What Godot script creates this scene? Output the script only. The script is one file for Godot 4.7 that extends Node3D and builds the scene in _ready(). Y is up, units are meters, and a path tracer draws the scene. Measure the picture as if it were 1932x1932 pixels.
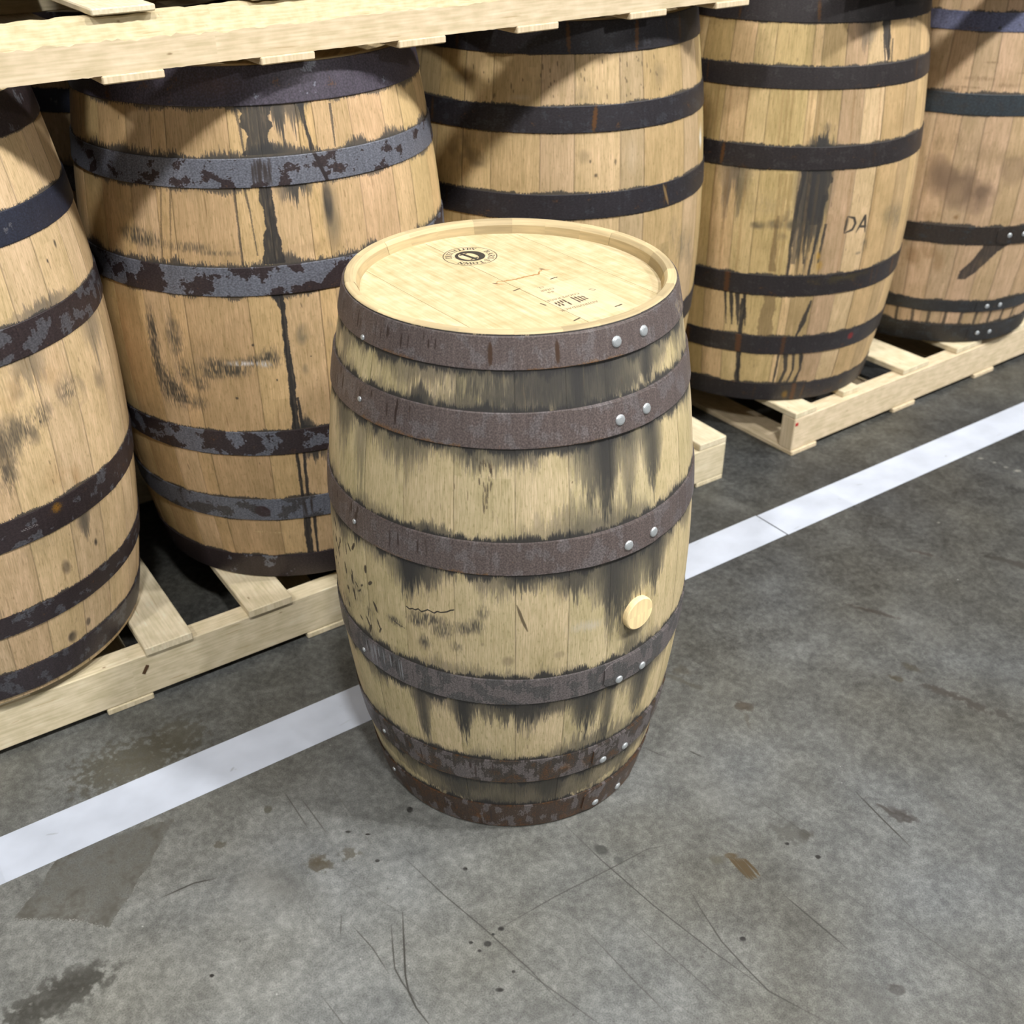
extends Node3D
# A warehouse corner: rows of oak barrels on pine pallets, one smaller barrel standing out on the concrete.
# u runs along the row of pallets, n runs away from the aisle into the row; y is up, metres.

const ROW := 0.598                      # heading of the row of pallets
const EYE := Vector3(0.0, 1.2938, 0.0)
const H53 := 0.8881                     # height of the large barrels
const DECK := 0.112                     # top of the pallets on the floor

var taken := {}
var mats := {}


func UN(u: float, n: float, y := 0.0, a := ROW) -> Vector3:
	return Vector3(u * cos(a) - n * sin(a), y, -u * sin(a) - n * cos(a))


func _ready() -> void:
	camera_and_light()
	make_textures()
	build_room()
	build_floor_tape()
	build_pallets()
	build_barrels()
	build_lamps()


# ------------------------------------------------------------------ camera, environment, exposure
func camera_and_light() -> void:
	var cam := Camera3D.new()
	cam.name = "camera"
	cam.near = 0.05
	cam.far = 60.0
	cam.position = EYE
	cam.basis = Basis(Vector3.RIGHT, -0.5594) * Basis(Vector3.BACK, -0.0024)
	add_child(cam)
	var lens := CameraAttributesPhysical.new()
	var half := 966.0 / 2073.7
	lens.frustum_focal_length = 12.0 / half
	lens.frustum_focus_distance = 1.5
	lens.exposure_aperture = 12.0 / half / 6.5
	lens.frustum_near = 0.05
	lens.frustum_far = 60.0
	cam.attributes = lens
	cam.fov = rad_to_deg(2.0 * atan(half))
	cam.current = true
	var we := WorldEnvironment.new()
	we.name = "environment"
	var env := Environment.new()
	env.background_mode = Environment.BG_COLOR
	env.background_color = Color(0.0, 0.0, 0.0)
	env.tonemap_mode = Environment.TONE_MAPPER_LINEAR
	env.tonemap_exposure = 1.0
	env.sdfgi_enabled = true
	env.ssao_enabled = true
	env.ssil_enabled = true
	we.environment = env
	add_child(we)


# high-bay lamps: u, n, height, energy
const LAMPS := [[-3.4, -1.5, 5.6, 16.0], [-0.4, -1.5, 5.6, 19.0], [2.6, -1.5, 5.6, 24.0], [5.6, -1.5, 5.6, 22.0], [8.6, -1.5, 5.6, 16.0], [2.6, -7.0, 5.6, 16.0]]


func build_lamps() -> void:
	var shell := mat(Color(0.30, 0.31, 0.33), 0.45)
	var glow := StandardMaterial3D.new()
	glow.albedo_color = Color(0.9, 0.9, 0.9)
	glow.emission_enabled = true
	glow.emission = Color(1.0, 0.98, 0.95)
	glow.emission_energy_multiplier = 3.0
	var where := ["over the aisle, first from the left end", "over the aisle, second from the left end", "over the aisle, third from the left end", "over the aisle, second from the right end", "over the aisle at the right end", "over the far side of the aisle"]
	for k in LAMPS.size():
		var s: Array = LAMPS[k]
		var t := thing("high_bay_lamp", "round grey high bay lamp hanging " + where[k], "lamp", UN(s[0], s[1], s[2]), 0.0, "high bay lamps")
		var prof := PackedVector2Array([Vector2(0.03, 0.20), Vector2(0.05, 0.19), Vector2(0.06, 0.12), Vector2(0.20, 0.09), Vector2(0.215, 0.05), Vector2(0.215, 0.03)])
		obj("housing", lathe(prof, 28), shell, t)
		obj("diffuser", lathe(PackedVector2Array([Vector2(0.0, 0.035), Vector2(0.20, 0.035), Vector2(0.20, 0.03), Vector2(0.0, 0.03)]), 28), glow, t)
		obj("hanging_rod", lathe(PackedVector2Array([Vector2(0.008, 0.99), Vector2(0.008, 0.19)]), 8), shell, t)
		var l := OmniLight3D.new()
		l.name = "lamp_light"
		l.light_color = Color(0.995, 0.99, 0.982)
		l.light_energy = s[3]
		l.light_size = 0.2
		l.omni_range = 30.0
		l.omni_attenuation = 2.0
		l.shadow_enabled = true
		l.position = Vector3(0, -0.22, 0)
		t.add_child(l)


# ------------------------------------------------------------------ naming helpers
func numbered(called: String) -> String:
	var n: int = taken.get(called, -1) + 1
	taken[called] = n
	return called if n == 0 else "%s_%03d" % [called, n]


func thing(called: String, label: String, category: String, at := Vector3.ZERO, turn := 0.0, group := "") -> Node3D:
	var o := Node3D.new()
	o.name = numbered(called)
	add_child(o)
	o.position = at
	o.rotation.y = turn
	tag(o, label, category, group)
	return o


func tag(o: Node, label: String, category := "", group := "") -> void:
	o.set_meta("label", label)
	if category:
		o.set_meta("category", category)
	if group:
		o.set_meta("group", group)


func obj(called: String, m: Mesh, material: Material, parent: Node, material2: Material = null) -> MeshInstance3D:
	var o := MeshInstance3D.new()
	o.mesh = m
	if material:
		o.set_surface_override_material(0, material)
	if material2 and m.get_surface_count() > 1:
		o.set_surface_override_material(1, material2)
	var had := {}
	for c in parent.get_children():
		had[String(c.name)] = true
	var n := called
	var k := 0
	while had.has(n):
		k += 1
		n = "%s_%03d" % [called, k]
	o.name = n
	parent.add_child(o)
	return o


func mat(c: Color, rough := 0.8, metal := 0.0, tex: Texture2D = null, bump: Texture2D = null, depth := 0.0) -> StandardMaterial3D:
	var m := StandardMaterial3D.new()
	m.albedo_color = c
	m.roughness = rough
	m.metallic = metal
	m.albedo_texture = tex
	if bump:
		m.heightmap_enabled = true
		m.heightmap_texture = bump
		m.heightmap_scale = depth
	return m


# ------------------------------------------------------------------ mesh helpers
class Shape:
	var v := PackedVector3Array()
	var n := PackedVector3Array()
	var t := PackedVector2Array()
	var ix := PackedInt32Array()

	func p(pos: Vector3, nor: Vector3, uv: Vector2) -> int:
		v.append(pos)
		n.append(nor)
		t.append(uv)
		return v.size() - 1

	func tri(a: int, b: int, c: int) -> void:
		# turned so that the front face looks along the normals
		var face := (v[c] - v[a]).cross(v[b] - v[a])
		if face.dot(n[a] + n[b] + n[c]) < 0.0:
			ix.append_array([a, c, b])
		else:
			ix.append_array([a, b, c])

	func quad(a: int, b: int, c: int, d: int) -> void:
		tri(a, b, c)
		tri(a, c, d)

	func flat(q: Array, uvs: Array, out: Vector3) -> void:
		var b := v.size()
		for i in q.size():
			p(q[i], out, uvs[i])
		for i in range(2, q.size()):
			tri(b, b + i - 1, b + i)

	func into(mesh: ArrayMesh) -> ArrayMesh:
		var a := []
		a.resize(Mesh.ARRAY_MAX)
		a[Mesh.ARRAY_VERTEX] = v
		a[Mesh.ARRAY_NORMAL] = n
		a[Mesh.ARRAY_TEX_UV] = t
		a[Mesh.ARRAY_INDEX] = ix
		mesh.add_surface_from_arrays(Mesh.PRIMITIVE_TRIANGLES, a)
		return mesh

	func mesh() -> ArrayMesh:
		return into(ArrayMesh.new())


func lathe(prof: PackedVector2Array, segs: int) -> ArrayMesh:
	# profile of (radius, height) from top to bottom, turned round y; hard corners between its runs
	var s := Shape.new()
	for k in prof.size() - 1:
		var a := prof[k]
		var b := prof[k + 1]
		var d := (b - a).normalized()
		var out := Vector2(-d.y, d.x)
		for i in segs:
			var q := []
			for e in [[i, a], [i + 1, a], [i + 1, b], [i, b]]:
				var th: float = TAU * e[0] / segs
				var pr: Vector2 = e[1]
				q.append(s.p(Vector3(pr.x * sin(th), pr.y, pr.x * cos(th)), Vector3(out.x * sin(th), out.y, out.x * cos(th)), Vector2(pr.x * sin(th) * 8.0, pr.x * cos(th) * 8.0)))
			s.quad(q[0], q[1], q[2], q[3])
	return s.mesh()


func slab(size: Vector3, bevel := 0.002, uv_at := Vector2.ZERO) -> ArrayMesh:
	# a board with chamfered edges, its length along x; texture repeats every metre along and every 0.25 m across
	var s := Shape.new()
	var h := size / 2.0
	var b := minf(bevel, minf(h.x, minf(h.y, h.z)) * 0.8)
	for ax in 3:
		for sg in [-1.0, 1.0]:
			var o := Vector3.ZERO
			o[ax] = sg
			var i := (ax + 1) % 3
			var j := (ax + 2) % 3
			var q := []
			var uv := []
			for c in [[-1, -1], [1, -1], [1, 1], [-1, 1]]:
				var w := Vector3.ZERO
				w[ax] = sg * h[ax]
				w[i] = c[0] * (h[i] - b)
				w[j] = c[1] * (h[j] - b)
				q.append(w)
				uv.append(board_uv(w, ax, uv_at))
			s.flat(q, uv, o)
			if sg > 0.0:
				continue
	for ax in 3:
		var i := (ax + 1) % 3
		var j := (ax + 2) % 3
		for c in [[-1, -1], [1, -1], [1, 1], [-1, 1]]:
			var q := []
			var uv := []
			for e in [[-1, 0], [1, 0], [1, 1], [-1, 1]]:
				var w := Vector3.ZERO
				w[ax] = e[0] * (h[ax] - b)
				w[i] = c[0] * (h[i] - (b if e[1] == 0 else 0.0))
				w[j] = c[1] * (h[j] - (0.0 if e[1] == 0 else b))
				q.append(w)
				uv.append(board_uv(w, j, uv_at))
			var o := Vector3.ZERO
			o[i] = c[0]
			o[j] = c[1]
			s.flat(q, uv, o.normalized())
	for c in 8:
		var g := Vector3(-1 if c & 1 else 1, -1 if c & 2 else 1, -1 if c & 4 else 1)
		var q := []
		var uv := []
		for ax in 3:
			var w := (h - Vector3.ONE * b) * g
			w[ax] = h[ax] * g[ax]
			q.append(w)
			uv.append(board_uv(w, 1, uv_at))
		s.flat(q, uv, g.normalized())
	return s.mesh()


func board_uv(w: Vector3, ax: int, at: Vector2) -> Vector2:
	var across := w.z if ax == 1 else w.y
	if ax == 0:
		return at + Vector2(w.y * 0.3, w.z * 4.0)
	return at + Vector2(w.x, across * 4.0 + ax * 0.31)


# ------------------------------------------------------------------ painting helpers
class Canvas:
	var w := 0
	var h := 0
	var px: PackedByteArray

	func _init(ww: int, hh: int) -> void:
		w = ww
		h = hh
		px.resize(w * h * 3)

	static func noise(sd: int, freq: float, ww: int, hh: int, sx := 1, sy := 1, octaves := 3, off := Vector2.ZERO, kind := FastNoiseLite.TYPE_SIMPLEX_SMOOTH) -> PackedByteArray:
		# noise bytes; sx, sy: how far it is stretched along x and y
		var f := FastNoiseLite.new()
		f.seed = sd
		f.noise_type = kind
		f.frequency = freq
		f.fractal_type = FastNoiseLite.FRACTAL_FBM
		f.fractal_octaves = octaves
		f.offset = Vector3(off.x, off.y, 0)
		var im := f.get_image(ceili(float(ww) / sx), ceili(float(hh) / sy), false, false, false)
		if sx > 1 or sy > 1:
			im.resize(ww, hh, Image.INTERPOLATE_CUBIC)
		im.convert(Image.FORMAT_L8)
		return im.get_data()

	func mix(x: int, y: int, r: float, g: float, b: float, a: float) -> void:
		if x < 0 or y < 0 or x >= w or y >= h or a <= 0.003:
			return
		if a > 1.0:
			a = 1.0
		var i := (y * w + x) * 3
		px[i] = int(px[i] + (r - px[i]) * a)
		px[i + 1] = int(px[i + 1] + (g - px[i + 1]) * a)
		px[i + 2] = int(px[i + 2] + (b - px[i + 2]) * a)

	func stroke(pts: PackedVector2Array, width: float, c: Color, a: float, taper := true, wob := 0.0) -> void:
		# a soft line through the points (pixels), thinner towards its ends
		var total := 0.0
		for k in pts.size() - 1:
			total += pts[k].distance_to(pts[k + 1])
		var gone := 0.0
		for k in pts.size() - 1:
			var p0 := pts[k]
			var p1 := pts[k + 1]
			var len := p0.distance_to(p1)
			var steps := maxi(1, int(len / 0.6))
			for s in steps:
				var f := float(s) / steps
				var at := (gone + len * f) / maxf(total, 0.001)
				var wd := width * (0.35 + 0.65 * minf(1.0, 4.0 * minf(at, 1.0 - at)) if taper else 1.0)
				var q := p0.lerp(p1, f)
				if wob > 0.0:
					q += Vector2(sin(at * 41.0 + width), sin(at * 67.0 + 2.0 * width)) * wob
				var rad := int(ceil(wd * 0.5 + 0.7))
				for dy in range(-rad, rad + 1):
					for dx in range(-rad, rad + 1):
						var xx := int(floor(q.x)) + dx
						var yy := int(floor(q.y)) + dy
						var d := Vector2(xx + 0.5, yy + 0.5).distance_to(q)
						var cov := clampf(wd * 0.5 + 0.5 - d, 0.0, 1.0)
						if cov > 0.0:
							mix(xx, yy, c.r8, c.g8, c.b8, cov * a * 0.6)
			gone += len

	func blot(cx: float, cy: float, rx: float, ry: float, c: Color, a: float, nz: PackedByteArray, rough := 1.0, soft := 0.5, thresh := 0.0, turn := 0.0) -> void:
		# an uneven stain; nz has the canvas's size. thresh > 0 breaks it up into patches
		var big := maxf(rx, ry) * 1.5
		var cr := c.r8
		var cg := c.g8
		var cb := c.b8
		var co := cos(turn)
		var si := sin(turn)
		for y in range(maxi(0, int(cy - big)), mini(h, int(cy + big) + 1)):
			for x in range(maxi(0, int(cx - big)), mini(w, int(cx + big) + 1)):
				var ux := x - cx
				var uy := y - cy
				var dx := (ux * co + uy * si) / rx
				var dy := (uy * co - ux * si) / ry
				var d := sqrt(dx * dx + dy * dy)
				var nn := (nz[y * w + x] - 128) / 90.0
				d += nn * rough * 0.4
				var v := clampf((1.0 - d) / soft, 0.0, 1.0)
				if v > 0.0:
					if thresh > 0.0:
						v *= clampf((nn + 0.6 - thresh) * 2.0, 0.0, 1.0)
					v *= clampf(0.86 + nn * 0.5, 0.0, 1.0)
					mix(x, y, cr, cg, cb, v * a)

	func fringe(y0: float, dir: int, x0: int, x1: int, length: float, strength: float, grain: PackedByteArray, c: Color, jag := 1.0, power := 1.0, sd := 1, col_freq := 0.09, edge := 0.0) -> void:
		# dark stain that starts at the row y0 and runs up (dir -1) or down (dir 1) the grain, streak by streak
		var f := FastNoiseLite.new()
		f.seed = sd
		f.frequency = col_freq
		f.fractal_octaves = 3
		var cr := c.r8
		var cg := c.g8
		var cb := c.b8
		for x in range(maxi(0, x0), mini(w, x1)):
			var side := 1.0
			if edge > 0.0:
				side = clampf(minf(x - x0, x1 - x) / edge, 0.0, 1.0)
				side = side * side * (3.0 - 2.0 * side)
			var k := f.get_noise_1d(x)
			var k2 := f.get_noise_1d(x * 0.42 / col_freq + 900.0)
			var ln := length * maxf(0.04, 1.0 + jag * (k * 1.5 + k2 * 0.9)) * (0.3 + 0.7 * side)
			if ln < 1.0:
				continue
			var st := strength * side
			for d in int(ln) + 1:
				var y := int(y0) + dir * d
				if y < 0 or y >= h:
					break
				var fall := pow(1.0 - d / (ln + 1.0), power)
				var g := (grain[y * w + x] - 128) / 60.0
				mix(x, y, cr, cg, cb, st * clampf(fall * 2.2 + g * 0.55, 0.0, 1.0))

	func triangle(a: Vector2, b: Vector2, c: Vector2, col: Color, alpha: float) -> void:
		var lo := a.min(b).min(c)
		var hi := a.max(b).max(c)
		var area := (b - a).cross(c - a)
		if absf(area) < 0.0001:
			return
		for y in range(int(lo.y), int(hi.y) + 1):
			for x in range(int(lo.x), int(hi.x) + 1):
				var hit := 0
				for k in 9:
					var q := Vector2(x + (k % 3) / 3.0 + 0.167, y + (k / 3) / 3.0 + 0.167)
					var e0 := (b - a).cross(q - a) / area
					var e1 := (c - b).cross(q - b) / area
					var e2 := (a - c).cross(q - c) / area
					if e0 >= 0.0 and e1 >= 0.0 and e2 >= 0.0:
						hit += 1
				if hit:
					mix(x, y, col.r8, col.g8, col.b8, alpha * hit / 9.0)

	func texture() -> ImageTexture:
		return ImageTexture.create_from_image(Image.create_from_data(w, h, false, Image.FORMAT_RGB8, px))


func text_tris(s: String, bold := true) -> PackedVector2Array:
	# the front faces of a line of lettering, centred, capitals about one unit high
	var tm := TextMesh.new()
	var f := SystemFont.new()
	f.font_names = PackedStringArray(["Droid Serif"])
	f.font_weight = 700 if bold else 400
	tm.font = f
	tm.text = s
	tm.font_size = 64
	tm.pixel_size = 1.0 / 46.0
	tm.depth = 0.02
	tm.curve_step = 1.0
	var a := tm.get_mesh_arrays()
	var v: PackedVector3Array = a[Mesh.ARRAY_VERTEX]
	var ix: PackedInt32Array = a[Mesh.ARRAY_INDEX] if a[Mesh.ARRAY_INDEX] != null else PackedInt32Array(range(v.size()))
	var out := PackedVector2Array()
	for k in range(0, ix.size(), 3):
		if v[ix[k]].z > 0.005 and v[ix[k + 1]].z > 0.005 and v[ix[k + 2]].z > 0.005:
			for e in 3:
				out.append(Vector2(v[ix[k + e]].x, v[ix[k + e]].y))
	return out


func print_text(cv: Canvas, s: String, at: Vector2, right: Vector2, up: Vector2, size: float, width: float, col: Color, alpha: float, bold := true) -> void:
	# at, right, up in pixels of the canvas; width > 0 squeezes the line to that many pixels
	var tris := text_tris(s, bold)
	var lo := INF
	var hi := -INF
	for q in tris:
		lo = minf(lo, q.x)
		hi = maxf(hi, q.x)
	var sx := size
	if width > 0.0 and hi > lo:
		sx = width / (hi - lo)
	var mid := (lo + hi) / 2.0
	for k in range(0, tris.size(), 3):
		var p := []
		for e in 3:
			p.append(at + right * (tris[k + e].x - mid) * sx + up * tris[k + e].y * size)
		cv.triangle(p[0], p[1], p[2], col, alpha)


# ------------------------------------------------------------------ the barrels' measures
# hoops: top and bottom edge of each as a share of the height; seams: known joints between staves, degrees round from straight ahead
var CASKS := [
	{"x": -0.0016, "z": -1.3789, "h": 0.8057, "rh": 0.2143, "rb": 0.2631, "face": 0.0, "step": 15.0, "w": 1280, "hh": 1280, "seams": [-62.5, -47.5, -32.0, -16.1, 1.2, 16.4, 29.2, 46.0, 61.0],
		"hoops": [[0.994, 0.947], [0.885, 0.831], [0.678, 0.621], [0.411, 0.356], [0.21, 0.149], [0.074, 0.004]], "wood": Color8(220, 201, 156), "vary": 0.035},
	{"x": -0.9351, "z": -1.5476, "h": H53, "rh": 0.2643, "rb": 0.312, "face": 31.0, "step": 12.0, "w": 1024, "hh": 1024, "seams": [48.0, 61.0, 73.0],
		"hoops": [[0.997, 0.941], [0.847, 0.8], [0.687, 0.634], [0.381, 0.327], [0.198, 0.156], [0.071, 0.014]], "wood": Color8(214, 183, 139), "vary": 0.06},
	{"x": -0.4352, "z": -1.9338, "h": 0.893, "rh": 0.2707, "rb": 0.317, "face": 12.7, "step": 12.0, "w": 1024, "hh": 1024, "seams": [-28.0, -19.0, -14.0, 4.7, 13.6, 25.0, 30.0],
		"hoops": [[0.997, 0.938], [0.858, 0.812], [0.68, 0.63], [0.364, 0.313], [0.209, 0.158], [0.062, 0.003]], "wood": Color8(213, 180, 131), "vary": 0.06},
	{"x": 0.0778, "z": -2.3284, "h": 0.897, "rh": 0.2784, "rb": 0.322, "face": -2.0, "step": 12.0, "w": 768, "hh": 768, "seams": [-21.8, -4.9, 6.6, 22.9, 32.4, 53.6],
		"hoops": [[0.997, 0.939], [0.845, 0.795], [0.676, 0.625], [0.376, 0.327], [0.198, 0.149], [0.059, 0.003]], "wood": Color8(213, 182, 134), "vary": 0.08},
	{"x": 0.629, "z": -2.6743, "h": H53, "rh": 0.2834, "rb": 0.325, "face": -13.0, "step": 10.5, "w": 768, "hh": 768, "seams": [-26.0, -18.0, -3.5, 0.0, 9.5, 19.0],
		"hoops": [[0.997, 0.949], [0.858, 0.81], [0.683, 0.63], [0.368, 0.315], [0.199, 0.148], [0.055, 0.003]], "wood": Color8(216, 186, 132), "vary": 0.10},
	{"x": 1.1826, "z": -3.016, "h": H53, "rh": 0.2764, "rb": 0.322, "face": -21.0, "step": 11.0, "w": 640, "hh": 640, "seams": [],
		"hoops": [[0.997, 0.955], [0.917, 0.872], [0.721, 0.668], [0.369, 0.317], [0.14, 0.105], [0.061, 0.003]], "wood": Color8(214, 181, 140), "vary": 0.05},
]
const PAINT := Color(0.85, 0.85, 0.85)   # lifts the painted tones down to real reflectances
var seam_lists := []
var wood_canvas := []
var hoop_canvas := []
var tone_dark := Color8(62, 58, 54)


func seams_of(c: Dictionary, sd: int) -> PackedFloat32Array:
	# all joints round the barrel, in degrees, growing
	var rng := RandomNumberGenerator.new()
	rng.seed = 77 + sd
	var s := PackedFloat32Array()
	for q in c.seams:
		s.append(q)
	if s.is_empty():
		s.append(c.face + 1.0)
	var last := s[s.size() - 1]
	var span := s[0] + 360.0 - last
	var n := int(round(span / c.step))
	for k in range(1, n):
		s.append(last + span * (k + rng.randf_range(-0.2, 0.2)) / n)
	return s


func cx(c: Dictionary, deg: float) -> float:
	return ((deg - c.face) / 180.0 + 0.5) * c.w


func cy(c: Dictionary, t: float) -> float:
	return (1.0 - t) * c.hh


func make_textures() -> void:
	for k in CASKS.size():
		seam_lists.append(seams_of(CASKS[k], k))
		wood_canvas.append(null)
		hoop_canvas.append(null)
	var jobs := []
	for k in CASKS.size():
		jobs.append(paint_wood.bind(k))
		jobs.append(paint_hoops.bind(k))
	jobs.append(paint_floor.bind("near"))
	jobs.append(paint_floor.bind("far"))
	jobs.append(paint_floor.bind("rest"))
	for k in 3:
		jobs.append(paint_pine.bind(k))
	jobs.append(paint_oak)
	jobs.append(paint_head)
	jobs.append(paint_relief)
	jobs.append(paint_tape)
	var ids := []
	for j in jobs:
		ids.append(WorkerThreadPool.add_task(j))
	for id in ids:
		WorkerThreadPool.wait_for_task_completion(id)
	print_head()
	for k in CASKS.size():
		mats["wood%d" % k] = mat(PAINT, 0.72, 0.0, (wood_canvas[k] as Canvas).texture(), relief, 0.03)
		mats["hoop%d" % k] = mat(PAINT, 0.46, 0.25, (hoop_canvas[k] as Canvas).texture())
	mats["oak"] = mat(PAINT, 0.75, 0.0, oak_canvas.texture())
	mats["head"] = mat(PAINT, 0.7, 0.0, head_canvas.texture())
	for k in 3:
		mats["pine%d" % k] = mat(PAINT, 0.8, 0.0, (pine_canvas[k] as Canvas).texture())
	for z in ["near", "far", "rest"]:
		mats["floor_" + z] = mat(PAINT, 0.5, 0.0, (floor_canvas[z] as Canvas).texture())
	mats["tape"] = mat(PAINT, 0.55, 0.0, tape_canvas.texture())


func paint_wood(k: int) -> void:
	var c: Dictionary = CASKS[k]
	var w: int = c.w
	var h: int = c.hh
	var cv := Canvas.new(w, h)
	var sd := 100 + k * 31
	var sc := w / 1024.0
	var fine := Canvas.noise(sd, 0.36 / sc, w, h, 1, 12, 3)
	var ring := Canvas.noise(sd + 1, 0.055 / sc, w, h, 1, 64, 3)
	var mott := Canvas.noise(sd + 2, 0.02 / sc, w, h, 2, 3, 4)
	var speck := Canvas.noise(sd + 3, 0.20 / sc, w, h, 1, 3, 2)
	var hair := Canvas.noise(sd + 4, 0.6 / sc, w, h, 1, 20, 2)
	var base: Color = c.wood
	var rng := RandomNumberGenerator.new()
	rng.seed = sd
	# the tone of each stave, column by column
	var seams: PackedFloat32Array = seam_lists[k]
	var tone := []
	for s in seams.size():
		var v := rng.randf_range(-1.0, 1.0)
		tone.append([1.0 + c.vary * v * 1.0, 1.0 + c.vary * (v + rng.randf_range(-0.25, 0.25)), 1.0 + c.vary * (v * 1.1 + rng.randf_range(-0.7, 0.7)), rng.randi_range(0, 4000)])
	var cr := PackedFloat32Array()
	var cg := PackedFloat32Array()
	var cb := PackedFloat32Array()
	var sm := PackedFloat32Array()
	var jump := PackedInt32Array()
	var per_deg := w / 180.0
	for x in w:
		var deg: float = c.face + (float(x) / w - 0.5) * 180.0
		var at := 0
		var near := 99.0
		for s in seams.size():
			for turn in [-360.0, 0.0, 360.0]:
				var d: float = deg - (seams[s] + turn)
				near = minf(near, absf(d))
			var nxt: float = seams[(s + 1) % seams.size()] + (360.0 if s == seams.size() - 1 else 0.0)
			for turn in [-360.0, 0.0, 360.0]:
				if deg + turn >= seams[s] and deg + turn < nxt:
					at = s
		cr.append(base.r8 * tone[at][0])
		cg.append(base.g8 * tone[at][1])
		cb.append(base.b8 * tone[at][2])
		jump.append(tone[at][3])
		sm.append(clampf(1.0 - near * per_deg / 1.6, 0.0, 1.0))
	var px := cv.px
	var i := 0
	for y in h:
		for x in w:
			var j := y * w + x
			var jj := (j + jump[x] * w) % (w * h)
			var g := (fine[j] - 128) * 0.0008 + (ring[jj] - 128) * 0.0005 + (mott[jj] - 128) * 0.0006 + (hair[j] - 128) * 0.0008
			if speck[j] > 168:
				g -= (speck[j] - 168) * 0.0022
			var seam := sm[x]
			var f := (1.0 + g) * (1.0 - 0.2 * seam)
			px[i] = clampi(int(cr[x] * f), 0, 255)
			px[i + 1] = clampi(int(cg[x] * (f - g * 0.05)), 0, 255)
			px[i + 2] = clampi(int(cb[x] * (f + g * 0.35)), 0, 255)
			i += 3
	cv.px = px
	# marks
	var hoops: Array = c.hoops
	var dark := tone_dark
	if k == 0:
		mark_front(c, cv, fine, mott, rng)
	else:
		for q in hoops.size():
			var amp: float = 9.0 * sc * [0, 0.3, 1.0 if q < 3 else 0.35, 0.3, 0.35, 0.4][k]
			cv.fringe(cy(c, hoops[q][0]), -1, 0, w, amp, 0.85, fine, dark, 1.7, 0.8, sd + q, 0.012 / sc)
			if k == 2 and q < 3:
				cv.fringe(cy(c, hoops[q][0]), -1, 0, w, 2.5 * sc, 0.6, fine, dark, 0.8, 0.8, sd + 40 + q, 0.05 / sc)
			cv.fringe(cy(c, hoops[q][1]), 1, 0, w, amp * 0.5, 0.7, fine, dark, 2.0, 0.9, sd + 20 + q, 0.012 / sc)
	if k == 1:
		mark_left(c, cv, fine, mott, rng)
	elif k == 2:
		mark_second(c, cv, fine, mott, rng)
	elif k == 3:
		mark_third(c, cv, fine, mott, rng)
	elif k == 4:
		mark_fourth(c, cv, fine, mott, rng)
	elif k == 5:
		mark_fifth(c, cv, fine, mott, rng)
	# dirt and dark grain on the barrels of the row
	if k > 0:
		for q in 26:
			cv.blot(rng.randf() * w, rng.randf() * h, rng.randf_range(20, 80) * sc, rng.randf_range(15, 60) * sc, Color8(150, 122, 82) if rng.randf() < 0.6 else Color8(120, 108, 84), rng.randf_range(0.15, 0.45), fine, 2.2, 0.9, 0.15)
		for q in 230:
			var p := Vector2(rng.randf() * w, rng.randf() * h)
			cv.stroke(PackedVector2Array([p, p + Vector2(rng.randf_range(-1, 1), rng.randf_range(6, 46) * sc)]), rng.randf_range(0.7, 1.5) * sc, Color8(122, 94, 58), rng.randf_range(0.15, 0.55))
	# pores and nicks scattered over the staves
	for q in 90:
		var p := Vector2(rng.randf() * w, rng.randf() * h)
		cv.stroke(PackedVector2Array([p, p + Vector2(rng.randf_range(-2, 2), rng.randf_range(2, 18)) * sc]), rng.randf_range(0.8, 1.8) * sc, Color8(95, 78, 58), rng.randf_range(0.2, 0.6))
	wood_canvas[k] = cv


func column(c: Dictionary, cv: Canvas, grain: PackedByteArray, deg: float, half: float, t: float, dir: int, length: float, st: float, sd: int, jag := 0.5, power := 0.8) -> void:
	cv.fringe(cy(c, t), dir, int(cx(c, deg - half)), int(cx(c, deg + half)), length * c.hh, st, grain, Color8(52, 51, 50), jag, power, sd, 0.06, (cx(c, deg + half) - cx(c, deg - half)) * 0.45)


func spots(c: Dictionary, cv: Canvas, list: Array, col: Color, a: float, nz: PackedByteArray, thresh := 0.0, rough := 1.2) -> void:
	for s in list:   # degrees, share of height, half width in degrees, half height as a share
		cv.blot(cx(c, s[0]), cy(c, s[1]), s[2] / 180.0 * c.w, s[3] * c.hh, col, a * (s[4] if s.size() > 4 else 1.0), nz, rough, 0.6, thresh)


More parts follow.
